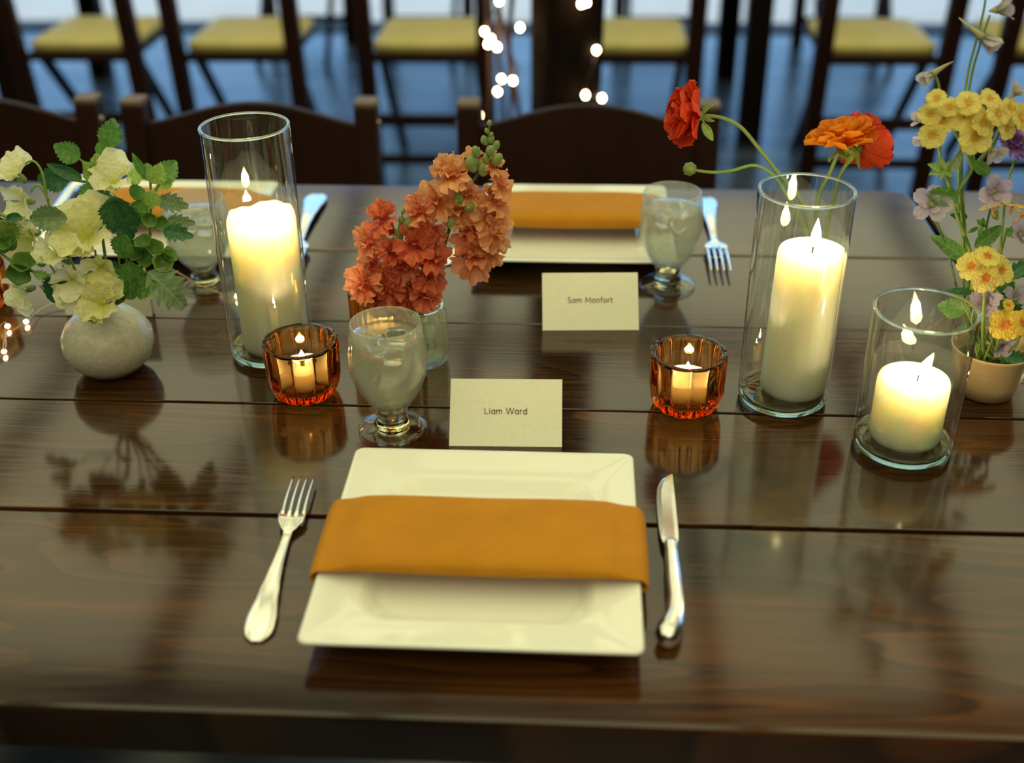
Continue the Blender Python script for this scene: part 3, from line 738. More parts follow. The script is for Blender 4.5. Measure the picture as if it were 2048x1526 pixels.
def text_mesh(txt, size, th=.092):
    adv = sum(GL[c][0]+.07 for c in txt)-.07; x = -adv/2; V = []; Fc = []
    for c in txt:
        a, st = GL[c]
        for s in st:
            for (p, q) in zip(s, s[1:]):
                dx, dy = q[0]-p[0], q[1]-p[1]; l = math.hypot(dx, dy) or 1; ex, ey = dx/l*th*.35, dy/l*th*.35; nx_, ny_ = -dy/l*th/2, dx/l*th/2; b = len(V)
                for (u, v) in ((p[0]-ex+nx_, p[1]-ey+ny_), (p[0]-ex-nx_, p[1]-ey-ny_), (q[0]+ex-nx_, q[1]+ey-ny_), (q[0]+ex+nx_, q[1]+ey+ny_)):
                    V.append(((x+u)*size, (v-.3)*size, 0))
                Fc.append((b, b+1, b+2, b+3))
        x += a+.07
    return mesh('lettering', V, Fc, M['ink'], False), adv*size
def tent_card(xl, xr, yb, rot, h, lean, txt, label, txt_w=None, tx=0, ty=0):
    w = xr-xl; t = thing('place_card', label, 'place card', ((xl+xr)/2, yb, TZ), 'place cards'); Mw = T(((xl+xr)/2, yb, TZ)) @ Matrix.Rotation(rot, 4, 'Z')
    dy = h*math.sin(lean); dz = h*math.cos(lean); th = .0005
    V = []; prof = [(0, 0), (dy*.5, dz*.5), (dy, dz), (dy*1.5, dz*.5), (dy*2, 0)]
    inn = [(th*1.2, 0), (dy*.5+th, dz*.5), (dy, dz-th*2.5), (dy*1.5-th, dz*.5), (dy*2-th*1.2, 0)]
    ring = prof+inn[::-1]
    for x in (-w/2, w/2):
        for y, z in ring: V.append((x, y, z))
    n = len(ring); Fc = [(k, n+k, n+(k+1) % n, (k+1) % n) for k in range(n)]
    for k in range(4): a, b, c, d = k, k+1, n-2-k, n-1-k; Fc += [(a, b, c, d), (n+d, n+c, n+b, n+a)]
    put('card', mesh('card', V, Fc, M['paper'], False), t, Mw)
    if txt:
        me, tw = text_mesh(txt, 1.0)
        s = txt_w/tw; fr = Mw @ T((tx, dy*.52-.0006+ty*math.sin(lean), dz*.52+ty*math.cos(lean))) @ Matrix.Rotation(PI/2-lean, 4, 'X') @ Matrix.Scale(s, 4)
        put('lettering', me, t, fr)
def solve_card(bl, br, tl, ht):
    a, b = at_z(*bl), at_z(*br); w = (b-a).length; h = w*ht
    best = None
    for k in range(0, 45):
        ln = math.radians(k); p = Vector((a.x, a.y+h*math.sin(ln), TZ+h*math.cos(ln))); v = p-CAM; py = H0/2-F*v.dot(UP)/v.dot(FWD)
        e = abs(py-tl[1])
        if best is None or e < best[0]: best = (e, ln)
    return a, b, h, best[1]
for args in (((898, 892), (1124, 894), (902, 757), 'Liam Ward', 'cream place card reading Liam Ward standing behind the nearest plate', 88, 1.0),
             ((1085, 661), (1278, 660), (1083, 546), 'Sam Monfort', 'cream place card reading Sam Monfort beside the right water goblet', 92, 1.0),
             ((132, 630), (305, 633), (140, 528), None, 'blank-backed cream place card half hidden behind the leaves of the round vase', 0, 0)):
    bl, br, tl, txt, lab, tw, _ = args
    a, b, h, ln = solve_card(bl, br, tl, .615)
    tent_card(a.x, b.x, (a.y+b.y)/2, math.atan2(b.y-a.y, b.x-a.x), h, ln, txt, lab, tw/F*depth(a)*.985 if txt else None)

# ------------------------------------------------------------------ glassware & candles
def solve_h(base, ytop):
    v0 = at_z(*base)
    best = None
    for k in range(10, 600):
        z = TZ+k*.0005; v = Vector((v0.x, v0.y, z))-CAM; py = H0/2-F*v.dot(UP)/v.dot(FWD); e = abs(py-ytop)
        if best is None or e < best[0]: best = (e, z-TZ)
    return best[1]
def cylinder_vase(base, r, h, label):
    p = at_z(*base); t = thing('glass_cylinder', label, 'candle holder', p, 'clear glass cylinders round pillar candles')
    w = .0026; R = .0045
    prof = [(r-.010, .0005), (r-.004, .001), (r-.001, .004), (r, .010), (r, h-.002), (r-.0006, h-.0004), (r-w/2, h), (r-w+.0006, h-.0004), (r-w, h-.002), (r-w, .016), (r-w-.002, .0125)]
    wall = prof[2:10]
    put('wall', lathe('wall', wall, M['glass'], 64), t, T(p))
    rim = [(r-w/2+math.cos(a)*w*.62, h+math.sin(a)*.0013) for a in [2*PI*k/8 for k in range(9)]]
    put('rim', lathe('rim', rim, M['glass_base'], 64), t, T(p))
    basep = [(.0001, .0006), (r-.010, .0006), (r-.004, .001), (r-.0008, .0045), (r-.0004, .0100), (r-w-.0005, .0108), (r-w-.005, .0085), (.0001, .0080)]
    put('base', lathe('base', basep, M['glass_base'], 64), t, T(p))
    return p
def flame_mesh(h, r):
    prof = [(.0001, 0), (r*.55, h*.06), (r*.92, h*.18), (r, h*.30), (r*.86, h*.48), (r*.58, h*.68), (r*.28, h*.86), (.0001, h)]
    return lathe('flame', prof, M['flame'], 16)
def point_light(parent, pos, power, col=(1, .70, .40), r=.004):
    l = bpy.data.lights.new('flame_light', 'POINT'); l.energy = power; l.color = col; l.shadow_soft_size = r
    o = bpy.data.objects.new('flame_light', l); COL.objects.link(o); o.parent = parent; o.matrix_local = WM[parent.name].inverted() @ T(pos)
def pillar(p, r, h, label, melt=.010, rough_top=False, tilt=(0, 0), power=1.2, fh=.022, wx=0, z0=.0085, flean=0.0):
    p = Vector(p)+Vector((0, 0, z0)); t = thing('pillar_candle', label, 'candle', p, 'ivory pillar candles')
    V = []; Fc = []; n = 48
    prof = [(0.0, .0), (r*.93, 0), (r*.985, .002), (r, .006), (r, h*.5), (r, h-.010), (r*.99, h-.004), (r*.955, h-.0008), (r*.90, h), (r*.80, h-melt*.25), (r*.62, h-melt*.8), (r*.40, h-melt), (0.0, h-melt*1.05)]
    sh = Matrix.Identity(4); sh[0][2] = tilt[0]; sh[1][2] = tilt[1]
    for i, (rr, z) in enumerate(prof):
        for k in range(n):
            a = 2*PI*k/n; q = rr; zz = z
            if rough_top and 5 <= i <= 9:
                zz += -.004*max(0, math.cos(a-2.4))**2 - .006*max(0, math.cos(a+.5))**3 + .0012*math.sin(5*a)+.0008*math.sin(11*a)
                if i >= 6: q *= 1-.02*math.sin(4*a+1)
            V.append((q*math.cos(a), q*math.sin(a), zz))
    for l in range(len(prof)-1):
        for k in range(n): k2 = (k+1) % n; Fc.append((l*n+k, l*n+k2, (l+1)*n+k2, (l+1)*n+k))
    Mw = T(p) @ sh; Mw = T(p)
    me = mesh('wax', V, Fc, M['wax']); me.transform(sh); me.validate()
    put('wax', me, t, Mw)
    wp = p + Vector((tilt[0]*h+wx, tilt[1]*h, h-melt))
    put('wick', tubes('wick', [smooth_path([wp, wp+Vector((.0004, 0, .006)), wp+Vector((.003, 0, .0105))])], .0009, M['wick'], 6), t, Matrix.Identity(4))
    fp = wp+Vector((.0015, 0, .006))
    put('flame', flame_mesh(fh, .0048), t, T(fp) @ Matrix.Rotation(flean, 4, 'Y'))
    point_light(t, fp+Vector((flean*fh*.5, 0, fh*.5)), power)
    return t
# left tall cylinder
hL = solve_h((548, 700), 250); pL = cylinder_vase((546, 702), .0432, hL, 'tallest clear glass cylinder round the left pillar candle')
pillar(pL+Vector((.0045, .002, 0)), .0345, .150, 'ivory pillar candle with a burnt hollow top, in the left glass cylinder', melt=.022, rough_top=True, power=.32, fh=.020)
hR = solve_h((1563, 795), 380); pR = cylinder_vase((1563, 795), .0432, hR, 'tall clear glass cylinder in front of the ranunculus')
pillar(pR+Vector((.010, .006, 0)), .0315, .148, 'slim tall ivory pillar candle in the glass cylinder before the ranunculus', melt=.004, tilt=(.02, 0), power=.40, fh=.028)
hS = solve_h((1802, 891), 620); pS = cylinder_vase((1802, 891), .0445, hS, 'short clear glass cylinder at the right, nearest the viewer')
pillar(pS+Vector((.002, .004, 0)), .0318, .062, 'short ivory pillar candle in the short glass cylinder at right', melt=.004, power=.40, fh=.024, flean=.35, wx=.003)

# ribbed amber votives
def votive(base, r, h, mat, label, group, ribs=12, depth_=.13, wall=.006, power=.30, n=144, flare=.0):
    p = at_z(*base); t = thing('votive_glass', label, 'votive holder', p, group)
    def ring(rr, z, amp): return [((rr*(1+amp*abs(math.cos(ribs*a/2))**.8-amp))*math.cos(a) for _ in (0,)) for a in ()]
    out = [(r*.55, .0005, .3), (r*.74, .001, .8), (r*.86, .0045, 1), (r*.94, .013, 1), (r*.975, h*.35, 1), (r*.99, h*.7, 1), (r*.995, h-.006, .9), (r, h-.002, .5), (r*.985, h, .3)]
    inn = [(r-wall, h-.001, .0), (r-wall*1.25, h-.006, .0), (r-wall*1.4, h*.5, 0), (r*.74, .014, 0), (r*.55, .0095, 0), (.0001, .009, 0)]
    V = []; Fc = []
    prof = [(.0001, .0008, 0)]+out+inn
    for rr, z, am in prof:
        for k in range(n):
            a = 2*PI*k/n; q = rr*(1-depth_*am*(1-abs(math.cos(ribs*a/2))**.7*1.0)) if am else rr
            # scalloped ribs: bulge between grooves
            if am: q = rr*(1-depth_*am*(1-abs(math.sin(ribs*a/2))**.6))
            V.append((q*math.cos(a), q*math.sin(a), z))
    for l in range(len(prof)-1):
        for k in range(n): k2 = (k+1) % n; Fc.append((l*n+k, l*n+k2, (l+1)*n+k2, (l+1)*n+k))
    put('cup', mesh('cup', V, Fc, mat), t, T(p))
    c = p+Vector((0, 0, .0102)); cr = r*.64; ch = h*.36
    tt = thing('tealight', 'small lit candle inside the '+label.split(',')[0], 'candle', c, 'small candles in votives')
    put('wax', lathe('wax', [(.0001, 0), (cr, 0), (cr, ch), (cr*.96, ch+.001), (cr*.85, ch), (cr*.4, ch-.002), (.0001, ch-.002)], M['wax'], 40), tt, T(c))
    wp = c+Vector((0, 0, ch-.002)); put('wick', tubes('wick', [[wp, wp+Vector((.0003, 0, .006))]], .0008, M['wick'], 6), tt, Matrix.Identity(4))
    put('flame', flame_mesh(.016, .0042), tt, T(wp+Vector((0, 0, .003))))
    point_light(tt, wp+Vector((0, 0, .010)), power)
    return p
hV = solve_h((1368, 812), 705)
VG = 'amber ribbed votive glasses'
votive((1370, 810), .0372, hV, M['amber'], 'amber ribbed votive glass left of the tall ranunculus candle', VG)
votive((612, 785), .0372, hV, M['amber'], 'amber ribbed votive glass in front of the left pillar candle', VG)
votive((-40, 612), .0372, hV, M['amber'], 'amber ribbed votive glass cut off by the left edge', VG)
votive((770, 700), .0345, .072, M['gold'], 'gold fluted votive glass hidden behind the front goblet and snapdragons', 'gold fluted votive', ribs=30, depth_=.06, power=.25)

# goblets
def goblet(base, ytop, label, wlevel=.86, r=.0325):
    p = at_z(*base); h = solve_h(base, ytop); t = thing('water_goblet', label, 'goblet', p, 'stemmed water goblets')
    z0 = h*.165; rm = r*1.115
    def prof_out():
        L = [(.0115, z0)]
        for k in range(1, 23):
            u = k/22; z = z0+(h-z0)*u
            # egg-shaped bowl
            rr = rm*math.sin(min(PI*.5, (u*1.45+.13)*PI/2))**.82 if u < .60 else rm-(rm-r)*((u-.60)/.40)**1.7
            L.append((rr, z))
        return L
    o = prof_out(); inn = [(max(.0005, a-.0022), z) for a, z in o[3:]][::-1]
    rim = [(r-.0003, h+.0006), (r-.0011, h+.0010), (r-.0019, h+.0006)]
    ob = put('bowl', lathe('bowl', o+rim+inn+[(.0002, z0+.010)], M['goblet'], 64), t, T(p))
    foot = [(.0001, .0006), (.028, .0006), (.0318, .0012), (.0325, .0026), (.031, .0042), (.024, .0060), (.0175, .0080), (.0150, .0105), (.0155, .0125), (.0135, .0145), (.0130, .0165), (.0142, .0185), (.0128, z0-.001), (.0150, z0+.004), (.0001, z0+.006)]
    foot = [(a, z if z < z0 else z) for a, z in foot]
    put('foot', lathe('foot', foot[1:7][::-1][::-1], M['goblet_clear'], 56), t, T(p))
    put('stem', lathe('stem', [(.0001, .0008), (.016, .0012)]+foot[6:], M['glass_base'], 48), t, T(p))
    # water
    zt = z0+(h-z0)*wlevel; wp = [(.0001, z0+.0105)]
    for a, z in o[3:]:
        if z < zt: wp.append((a-.0026, z+.0002))
    rl = wp[-1][0]; wp += [(rl, zt), (rl*.7, zt-.0006), (.0001, zt-.0008)]
    wv, wf = lathe_data(wp, 48); 
    w = thing('ice_water', 'iced water filling the '+label.replace('misted', '').strip(), 'water', p+Vector((0, 0, z0)), 'iced water in the goblets')
    put('water', mesh('water', wv, wf, M['water']), w, T(p))
    rnd = random.Random(int(base[0]))
    for k in range(4):
        a = k*1.7+rnd.random(); s = .0085; c = p+Vector((math.cos(a)*.011, math.sin(a)*.011, zt-.006-.010*(k % 2)))
        v, f = box_data((-s, -s, -s*.8), (s, s, s*.8)); ic = put('ice_cube', mesh('ice_cube', v, f, M['ice'], True), w, T(c) @ Matrix.Rotation(rnd.random()*3, 4, Vector((rnd.random(), rnd.random(), 1))))
        bevel(ic, .0025, 2)
    return p
goblet((786, 858), 645, 'misted water goblet nearest the viewer, left of the front card')
goblet((1334, 572), 383, 'misted water goblet right of the centre card and far plate', .80, .0325)
goblet((411, 567), 398, 'water goblet behind the tallest glass cylinder, at the far left plate', .80, .0345)

# ------------------------------------------------------------------ vases
pV = at_z(228, 738)
vz = [(.0001, .001), (.022, .001), (.030, .004), (.040, .015), (.0455, .030), (.0450, .042), (.039, .054), (.029, .0635), (.0175, .0690), (.0140, .0715), (.0148, .0738), (.0130, .0742), (.0115, .0715), (.015, .066), (.025, .058), (.035, .045), (.0405, .030), (.03, .012), (.0001, .008)]
tag(put('round_vase', lathe('round_vase', vz, M['vase'], 56), None, T(pV)), 'squat round speckled stone vase holding cream sweet peas', 'vase')
pB = at_z(848, 722)
tb = thing('glass_bottle', 'small clear glass bottle of water behind the front goblet, holding snapdragons', 'bottle', pB)
bz = [(.0001, .001), (.020, .001), (.0245, .003), (.0262, .008), (.0266, .048), (.0262, .053), (.0248, .0575), (.0225, .061), (.0210, .064), (.0195, .0640), (.0205, .0605), (.0225, .056), (.0240, .050), (.0238, .010), (.018, .006), (.0001, .0055)]
put('rim', lathe('rim', [(.0205+.0026*math.cos(a), .0665+.0030*math.sin(a)) for a in [2*PI*k/10 for k in range(11)]], M['glass_base'], 48), tb, T(pB))
put('body', lathe('body', bz, M['bottle'], 56), tb, T(pB))
dv = vdir(.38, 0, 1); dv = Vector((dv.x, dv.y, 0)).normalized()
rg = [pB+Matrix.Rotation(.16*math.cos(a)+0, 3, 'Z') @ (dv*.0268)+Vector((0, 0, .032+.0055*math.sin(a))) for a in [2*PI*k/20 for k in range(21)]]
put('embossed_ring', tubes('embossed_ring', [rg], .0007, M['glass_base'], 6), tb, Matrix.Identity(4))
pP = at_z(1966, 782)
pz = [(.0001, .0005), (.0215, .0005), (.0250, .002), (.0285, .015), (.0320, .034), (.0345, .044), (.0352, .0462), (.0345, .0472), (.0335, .0462), (.0315, .040), (.0280, .030), (.0001, .0295)]
pk = 1.10
tag(put('flower_pot', lathe('flower_pot', [(a*pk, z*pk) for a, z in pz], M['pot'], 56), None, T(pP)), 'small cream clay bowl holding the yellow and lilac flowers at right', 'pot')
sv, sf = lathe_data([(.0001, .036), (.02, .0355), (.0318, .034)], 40)
o = put('soil', mesh('soil', [(a*pk, b*pk, c*pk-.002) for a, b, c in sv], sf, M['soil']), None, T(pP)); tag(o, 'dark floral foam filling the small cream bowl', 'soil'); o['kind'] = 'stuff'
pU = at_z(1634, 640)
tag(put('bud_vase', lathe('bud_vase', [(.0001, .001), (.016, .001), (.020, .004), (.022, .014), (.018, .030), (.010, .042), (.0085, .052), (.010, .056), (.0085, .056), (.0070, .050), (.008, .042), (.015, .03), (.018, .014), (.0001, .006)], M['vase'], 40), None, T(pU)), 'slim bud vase hidden behind the tall candle, holding the ranunculus', 'vase')

# ------------------------------------------------------------------ fairy light wires on the table
ledm = lathe('led', [(.0001, -.0035), (.0018, -.0022), (.0023, 0), (.0018, .0022), (.0001, .0035)], M['led'], 10)
def fairy(label, pts, leds, loc):
    t = thing('fairy_light', label, 'fairy light', at_z(*loc))
    P3 = [at_z(x, y, TZ+h) for x, y, h in pts]
    put('wire', tubes('wire', [smooth_path(P3, 6)], .00055, M['copper'], 6), t, Matrix.Identity(4))
    for x, y, h in leds:
        q = at_z(x, y, TZ+h); put('led', ledm, t, T(q) @ Matrix.Rotation(1.2, 4, 'X') @ Matrix.Rotation(random.random()*3, 4, 'Z'))
        if h < .02 and len(leds) < 12: pass
fairy('copper fairy light wire curling past the left votive and round vase',
      [(-60, 690, .004), (-10, 660, .006), (8, 645, .012), (15, 652, .010), (10, 662, .004), (12, 690, .006), (6, 704, .006), (11, 675, .003), (35, 655, .004), (52, 643, .008), (85, 617, .004), (150, 585, .010), (220, 560, .014), (300, 525, .02), (345, 540, .022), (400, 570, .012), (450, 590, .006), (472, 598, .004), (500, 640, .002)],
      [(15, 652, .0045), (52, 643, .004), (8, 703, .004), (474, 592, .004)], (100, 620))
fairy('thin copper fairy light wire on the table beside the cream bowl', [(1990, 700, .010), (2026, 738, .006), (2048, 757, .003), (2090, 775, .003), (2140, 770, .003)], [(2080, 772, .004)], (2048, 757))

# ------------------------------------------------------------------ botanical meshes (unit length along +y, facing +z)
def grid_mesh(name, fn, nu, nv, mat):
    V = [fn(-1+2*i/nu, j/nv) for j in range(nv+1) for i in range(nu+1)]
    Fc = [(j*(nu+1)+i, j*(nu+1)+i+1, (j+1)*(nu+1)+i+1, (j+1)*(nu+1)+i) for j in range(nv) for i in range(nu)]
    return mesh(name, V, Fc, mat)
def leaf_fn(width, teeth, amp, fold, droop, seed, blunt=.8):
    r = random.Random(seed); ph = r.random()*6
    def f(u, v):
        w = width*.5*(math.sin(PI*min(1, v**blunt))**.75 if 0 < v < 1 else 0)
        saw = (v*teeth) % 1.0
        e = 1+amp*(saw-.4)*(abs(u) > .99)
        x = u*w*e; y = v + (amp*.10*saw*(abs(u) > .99))
        z = fold*abs(u)*w - droop*v*v + .025*math.sin(v*9+ph)*abs(u) + .014*math.sin(v*26+ph)*abs(u)
        return (x, y, z)
    return f
def leaf_mesh(mat, kind=0, seed=0):
    if kind == 0: return grid_mesh('leaf', leaf_fn(.82, 8, .26, .25, .18, seed), 6, 32, M[mat])   # broad toothed
    if kind == 1: return grid_mesh('leaf', leaf_fn(.55, 5, .55, .35, .20, seed), 6, 25, M[mat])   # jagged
    if kind == 2: return grid_mesh('leaf', leaf_fn(.36, 4, .0, .40, .25, seed), 4, 12, M[mat])    # lance
LC = {}
def leaf(parent, b, t_, Y, mat='leaf', kind=0, dy=0.0, tilt=0.0, wide=1.0):
    """b, t_: pixels of the leaf's base and tip; Y depth of base; dy depth change at the tip"""
    key = (mat, kind, random.randint(0, 2))
    if key not in LC: LC[key] = leaf_mesh(*key[:2], seed=key[2]+kind*10)
    p = at_y(b[0], b[1], Y); q = at_y(t_[0], t_[1], Y+dy); d = q-p; L = d.length; y = d.normalized()
    z = (CAM-p).normalized(); z = (z-y*z.dot(y)).normalized(); x = y.cross(z)
    if tilt: rot = Matrix.Rotation(tilt, 3, y); z = rot @ z; x = rot @ x
    m = Matrix((x*L*wide, y*L, z*L)).transposed().to_4x4(); m.translation = p
    return put('leaf', LC[key], parent, m)
def petal_fn(width, cup, ruffle, waves, notch, seed, base=.12, curl=0.0):
    r = random.Random(seed); ph = r.random()*6.3
    def f(u, v):
        w = width*.5*(base+(1-base)*math.sin(min(1, v**.72*1.02)*PI*.62)**1.0)
        if v > .72: w *= math.cos((v-.72)/.28*PI*.42)**.7
        yy = v*(1-notch*math.exp(-(u*3.2)**2)*max(0, v-.6)*2)
        z = cup*(u*u)*w*1.6 + curl*v*v + ruffle*v*v*math.sin(u*waves+ph)*(.35+.65*abs(u)) + ruffle*.6*(v**6)*math.sin(u*waves*1.9+ph*2)
        return (u*w, yy, z)
    return f
PC = {}
def fan_fn(span, ruffle, n, lobes, cup, curl, seed, claw=.12):
    r = random.Random(seed); a_, b_, c_ = r.random()*6.3, r.random()*6.3, r.random()*6.3
    def f(u, v):
        th = u*span*(.35+.65*min(1, v*1.6)); rr = v*(1+.10*math.sin(lobes*u*PI+a_)*v+.04*math.sin(lobes*2.7*u*PI+b_)*v-.16*u*u*v)
        z = curl*v*v + cup*(1-math.cos(th))*v + ruffle*v*v*math.sin(n*u*PI+b_)+ruffle*.45*v**4*math.sin(n*2.3*u*PI+c_)+ruffle*.4*math.sin(v*7+a_)*v*math.cos(u*3)
        return (rr*math.sin(th)+claw*u*(1-v), rr*math.cos(th), z)
    return f
def fmesh(key, mat, nu=16, nv=9, **k):
    kk = (key, mat)
    if kk not in PC: PC[kk] = grid_mesh('petal', fan_fn(**k), nu, nv, M[mat])
    return PC[kk]
def pmesh(key, mat, **k):
    kk = (key, mat)
    if kk not in PC: PC[kk] = grid_mesh('petal', petal_fn(**k), 8, 8, M[mat])
    return PC[kk]
def orient(fr, az, tilt, s, off=0.0, spin=0.0, push=0.0):
    """petal on a bloom: az round the axis, tilt up from the flower's plane, spin about its own length"""
    return fr @ Matrix.Translation((0, 0, off)) @ Matrix.Rotation(az, 4, 'Z') @ Matrix.Translation((0, push, 0)) @ Matrix.Rotation(tilt, 4, 'X') @ Matrix.Rotation(spin, 4, 'Y') @ Matrix.Scale(s, 4)
def px2m(px, pos): return px/F*depth(pos)
def stem_mesh(pts, r0, r1, mat, origin=None):
    return tubes('stem', [(smooth_path(pts, 6), (lambda u: r0+(r1-r0)*u))], r0, M[mat], 8)

def sweet_pea(parent, px, py, size, Y, n, roll=0.0, mat='cream', seed=0):
    pos = at_y(px, py, Y); s = px2m(size, pos); fr = frame(pos, vdir(*n), roll); rnd = random.Random(seed*13+5)
    core = lathe('bloom', [(.0001, -.012), (.0030, -.010), (.0042, -.004), (.0035, 0), (.0001, .002)], M['bud'], 10)
    b = put('bloom', core, parent, fr)
    kx = seed % 4
    ban = fmesh('banner%d' % kx, mat, span=1.05, ruffle=.085, n=2.2, lobes=1.6, cup=.16, curl=-.12, seed=kx)
    wing = fmesh('wing%d' % kx, mat, span=.80, ruffle=.09, n=1.8, lobes=1.4, cup=-.10, curl=.14, seed=kx+5)
    put('petal', ban, b, orient(fr, 0, .25+.2*rnd.random(), s*.72))
    put('petal', ban, b, orient(fr, .25, .55, s*.58, .002))
    put('petal', wing, b, orient(fr, 1.9+.3*rnd.random(), .75, s*.60, .001, .3))
    put('petal', wing, b, orient(fr, -1.9-.3*rnd.random(), .75, s*.60, .001, -.3))
    put('petal', pmesh('keel', mat, width=.7, cup=-.5, ruffle=.02, waves=2, notch=0, seed=3, curl=.3), b, orient(fr, PI, .9, s*.45, .003))
    return b
def bell(parent, px, py, r, Y, n, mat='bell'):
    pos = at_y(px, py, Y); s = px2m(r, pos); fr = frame(pos, vdir(*n), random.random()*3)
    V = []; Fc = []; prof = [(.15, -1.25), (.42, -1.0), (.70, -.5), (.92, 0), (1.08, .12), (1.02, .10), (.84, -.05), (.62, -.5), (.3, -.9), (.02, -.95)]; n_ = 20
    for i, (rr, z) in enumerate(prof):
        for k in range(n_):
            a = 2*PI*k/n_; q = rr*(1+(.07*math.cos(5*a) if 2 < i < 7 else 0)); V.append((q*math.cos(a)*s, q*math.sin(a)*s, z*s))
    for l in range(len(prof)-1):
        for k in range(n_): k2 = (k+1) % n_; Fc.append((l*n_+k, l*n_+k2, (l+1)*n_+k2, (l+1)*n_+k))
    return put('bell', mesh('bell', V, Fc, M[mat]), parent, fr)
def bud(parent, px, py, r, Y, n=(0, 1, .2), mat='bud', stretch=1.35):
    pos = at_y(px, py, Y); s = px2m(r, pos); fr = frame(pos, vdir(*n), 0, up=RT)
    return put('bud', lathe('bud', [(.0001, -stretch*s), (s*.6, -stretch*s*.75), (s, -stretch*s*.1), (s*.85, stretch*s*.5), (s*.4, stretch*s*.9), (.0001, stretch*s)], M[mat], 12), parent, fr)

# ---- left arrangement: cream sweet peas and bells of Ireland
Y0 = pV.y; mouth = pV+Vector((0, 0, .070))
def flower_stem(name, label, cat, group, vase_in, paths, r0, r1, mat):
    t = thing(name, label, cat, vase_in, group)
    for i, p in enumerate(paths): put('stem', stem_mesh(p, r0, r1, mat), t, Matrix.Identity(4))
    return t
def pth(ys, *pts): return [at_y(x, y, ys) for x, y in pts]
def inv(dx=0, dz=-.035): return mouth+Vector((dx, 0, dz))
SPG = 'sweet pea stems in the round vase'
s1 = flower_stem('sweet_pea', 'sweet pea stem with two cream blooms arching highest at the far left', 'flower', SPG, inv(), [[inv(), mouth]+pth(Y0-.01, (178, 600), (125, 480), (98, 410), (84, 345), (66, 322), (46, 330)), pth(Y0-.01, (98, 400), (80, 372), (66, 375), (62, 385))], .0016, .0010, 'stem')
sweet_pea(s1, 36, 352, 78, Y0-.012, (-.25, .30, .9), .3, 'cream', 1)
sweet_pea(s1, 52, 402, 84, Y0-.015, (-.3, -.1, 1), 2.6, 'cream', 2)
s2 = flower_stem('sweet_pea', 'sweet pea stem with pale yellow blooms low on the left beside the bell leaves', 'flower', SPG, inv(-.004), [[inv(-.004), mouth]+pth(Y0-.02, (175, 610), (120, 560), (85, 500)), pth(Y0-.02, (150, 593), (105, 590), (78, 570))], .0014, .0009, 'stem')
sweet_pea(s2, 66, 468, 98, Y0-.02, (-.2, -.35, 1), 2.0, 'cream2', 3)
sweet_pea(s2, 52, 578, 74, Y0-.03, (-.5, -.3, 1), 2.4, 'cream', 0)
s3 = flower_stem('sweet_pea', 'sweet pea stem with the largest cream bloom in the middle of the bunch', 'flower', SPG, inv(.002, -.03), [[inv(.002), mouth]+pth(Y0-.03, (215, 610), (200, 560), (190, 500))], .0015, .0010, 'stem')
sweet_pea(s3, 172, 432, 64, Y0-.012, (.1, .3, 1), 0.1, 'cream', 1)
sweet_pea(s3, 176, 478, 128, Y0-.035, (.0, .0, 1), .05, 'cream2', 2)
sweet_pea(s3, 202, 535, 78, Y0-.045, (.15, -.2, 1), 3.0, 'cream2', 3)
s4 = flower_stem('sweet_pea', 'sweet pea stem with a flared cream bloom left of centre', 'flower', SPG, inv(-.002), [[inv(-.002), mouth]+pth(Y0-.045, (185, 605), (150, 570), (125, 530))], .0014, .0009, 'stem')
sweet_pea(s4, 116, 512, 84, Y0-.05, (-.2, .2, 1), -.6, 'cream', 0)
sweet_pea(s4, 146, 560, 78, Y0-.055, (.1, -.1, 1), 2.9, 'cream', 1)
s5 = flower_stem('sweet_pea', 'sweet pea stem with one bloom nodding over the rim of the round vase', 'flower', SPG, inv(.004, -.04), [[inv(.004), mouth, mouth+Vector((-.006, -.02, .012))]], .0014, .0011, 'stem')
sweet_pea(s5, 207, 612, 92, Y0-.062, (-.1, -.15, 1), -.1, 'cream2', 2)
s6 = flower_stem('sweet_pea', 'sweet pea stem with one cream bloom held high above the leaves right of centre', 'flower', SPG, inv(.006, -.02), [[inv(.006), mouth]+pth(Y0, (236, 580), (236, 480), (230, 390))], .0014, .0010, 'stem')
sweet_pea(s6, 229, 368, 92, Y0-.015, (.1, .15, 1), .05, 'cream', 3)
BG = 'bells of Ireland stems in the round vase'
b1 = flower_stem('leafy_stem', 'leafy green stem reaching highest above the cream flowers', 'foliage', BG, inv(0, -.05), [[inv(), mouth]+pth(Y0+.01, (215, 560), (200, 440), (190, 355), (204, 313), (214, 290)), pth(Y0+.01, (190, 352), (172, 330), (158, 317)), pth(Y0+.01, (190, 365), (160, 362), (134, 359))], .0020, .0009, 'stem')
for a in (((160, 317), (108, 291), 'leaf', 0), ((204, 314), (214, 276), 'leaf', 0), ((216, 294), (226, 239), 'leaf', 0), ((138, 359), (72, 357), 'leaf_dark', 0), ((165, 358), (92, 329), 'leaf_dark', 2)):
    leaf(b1, a[0], a[1], Y0+.005, a[2], a[3], random.uniform(-.01, .01), random.uniform(-.2, .2), 1.0)
for a in (((190, 356), (196, 313)), ((190, 356), (170, 326)), ((192, 354), (214, 322)), ((190, 358), (168, 352))): leaf(b1, *a, Y0, 'leaf_light', 0, -.01, .3, .9)
leaf(b1, (214, 348), (240, 322), Y0+.01, 'leaf', 0); leaf(b1, (190, 368), (166, 415), Y0, 'leaf', 0, -.01, .3); leaf(b1, (196, 368), (204, 420), Y0-.005, 'leaf_dark', 0, -.01, -.2)
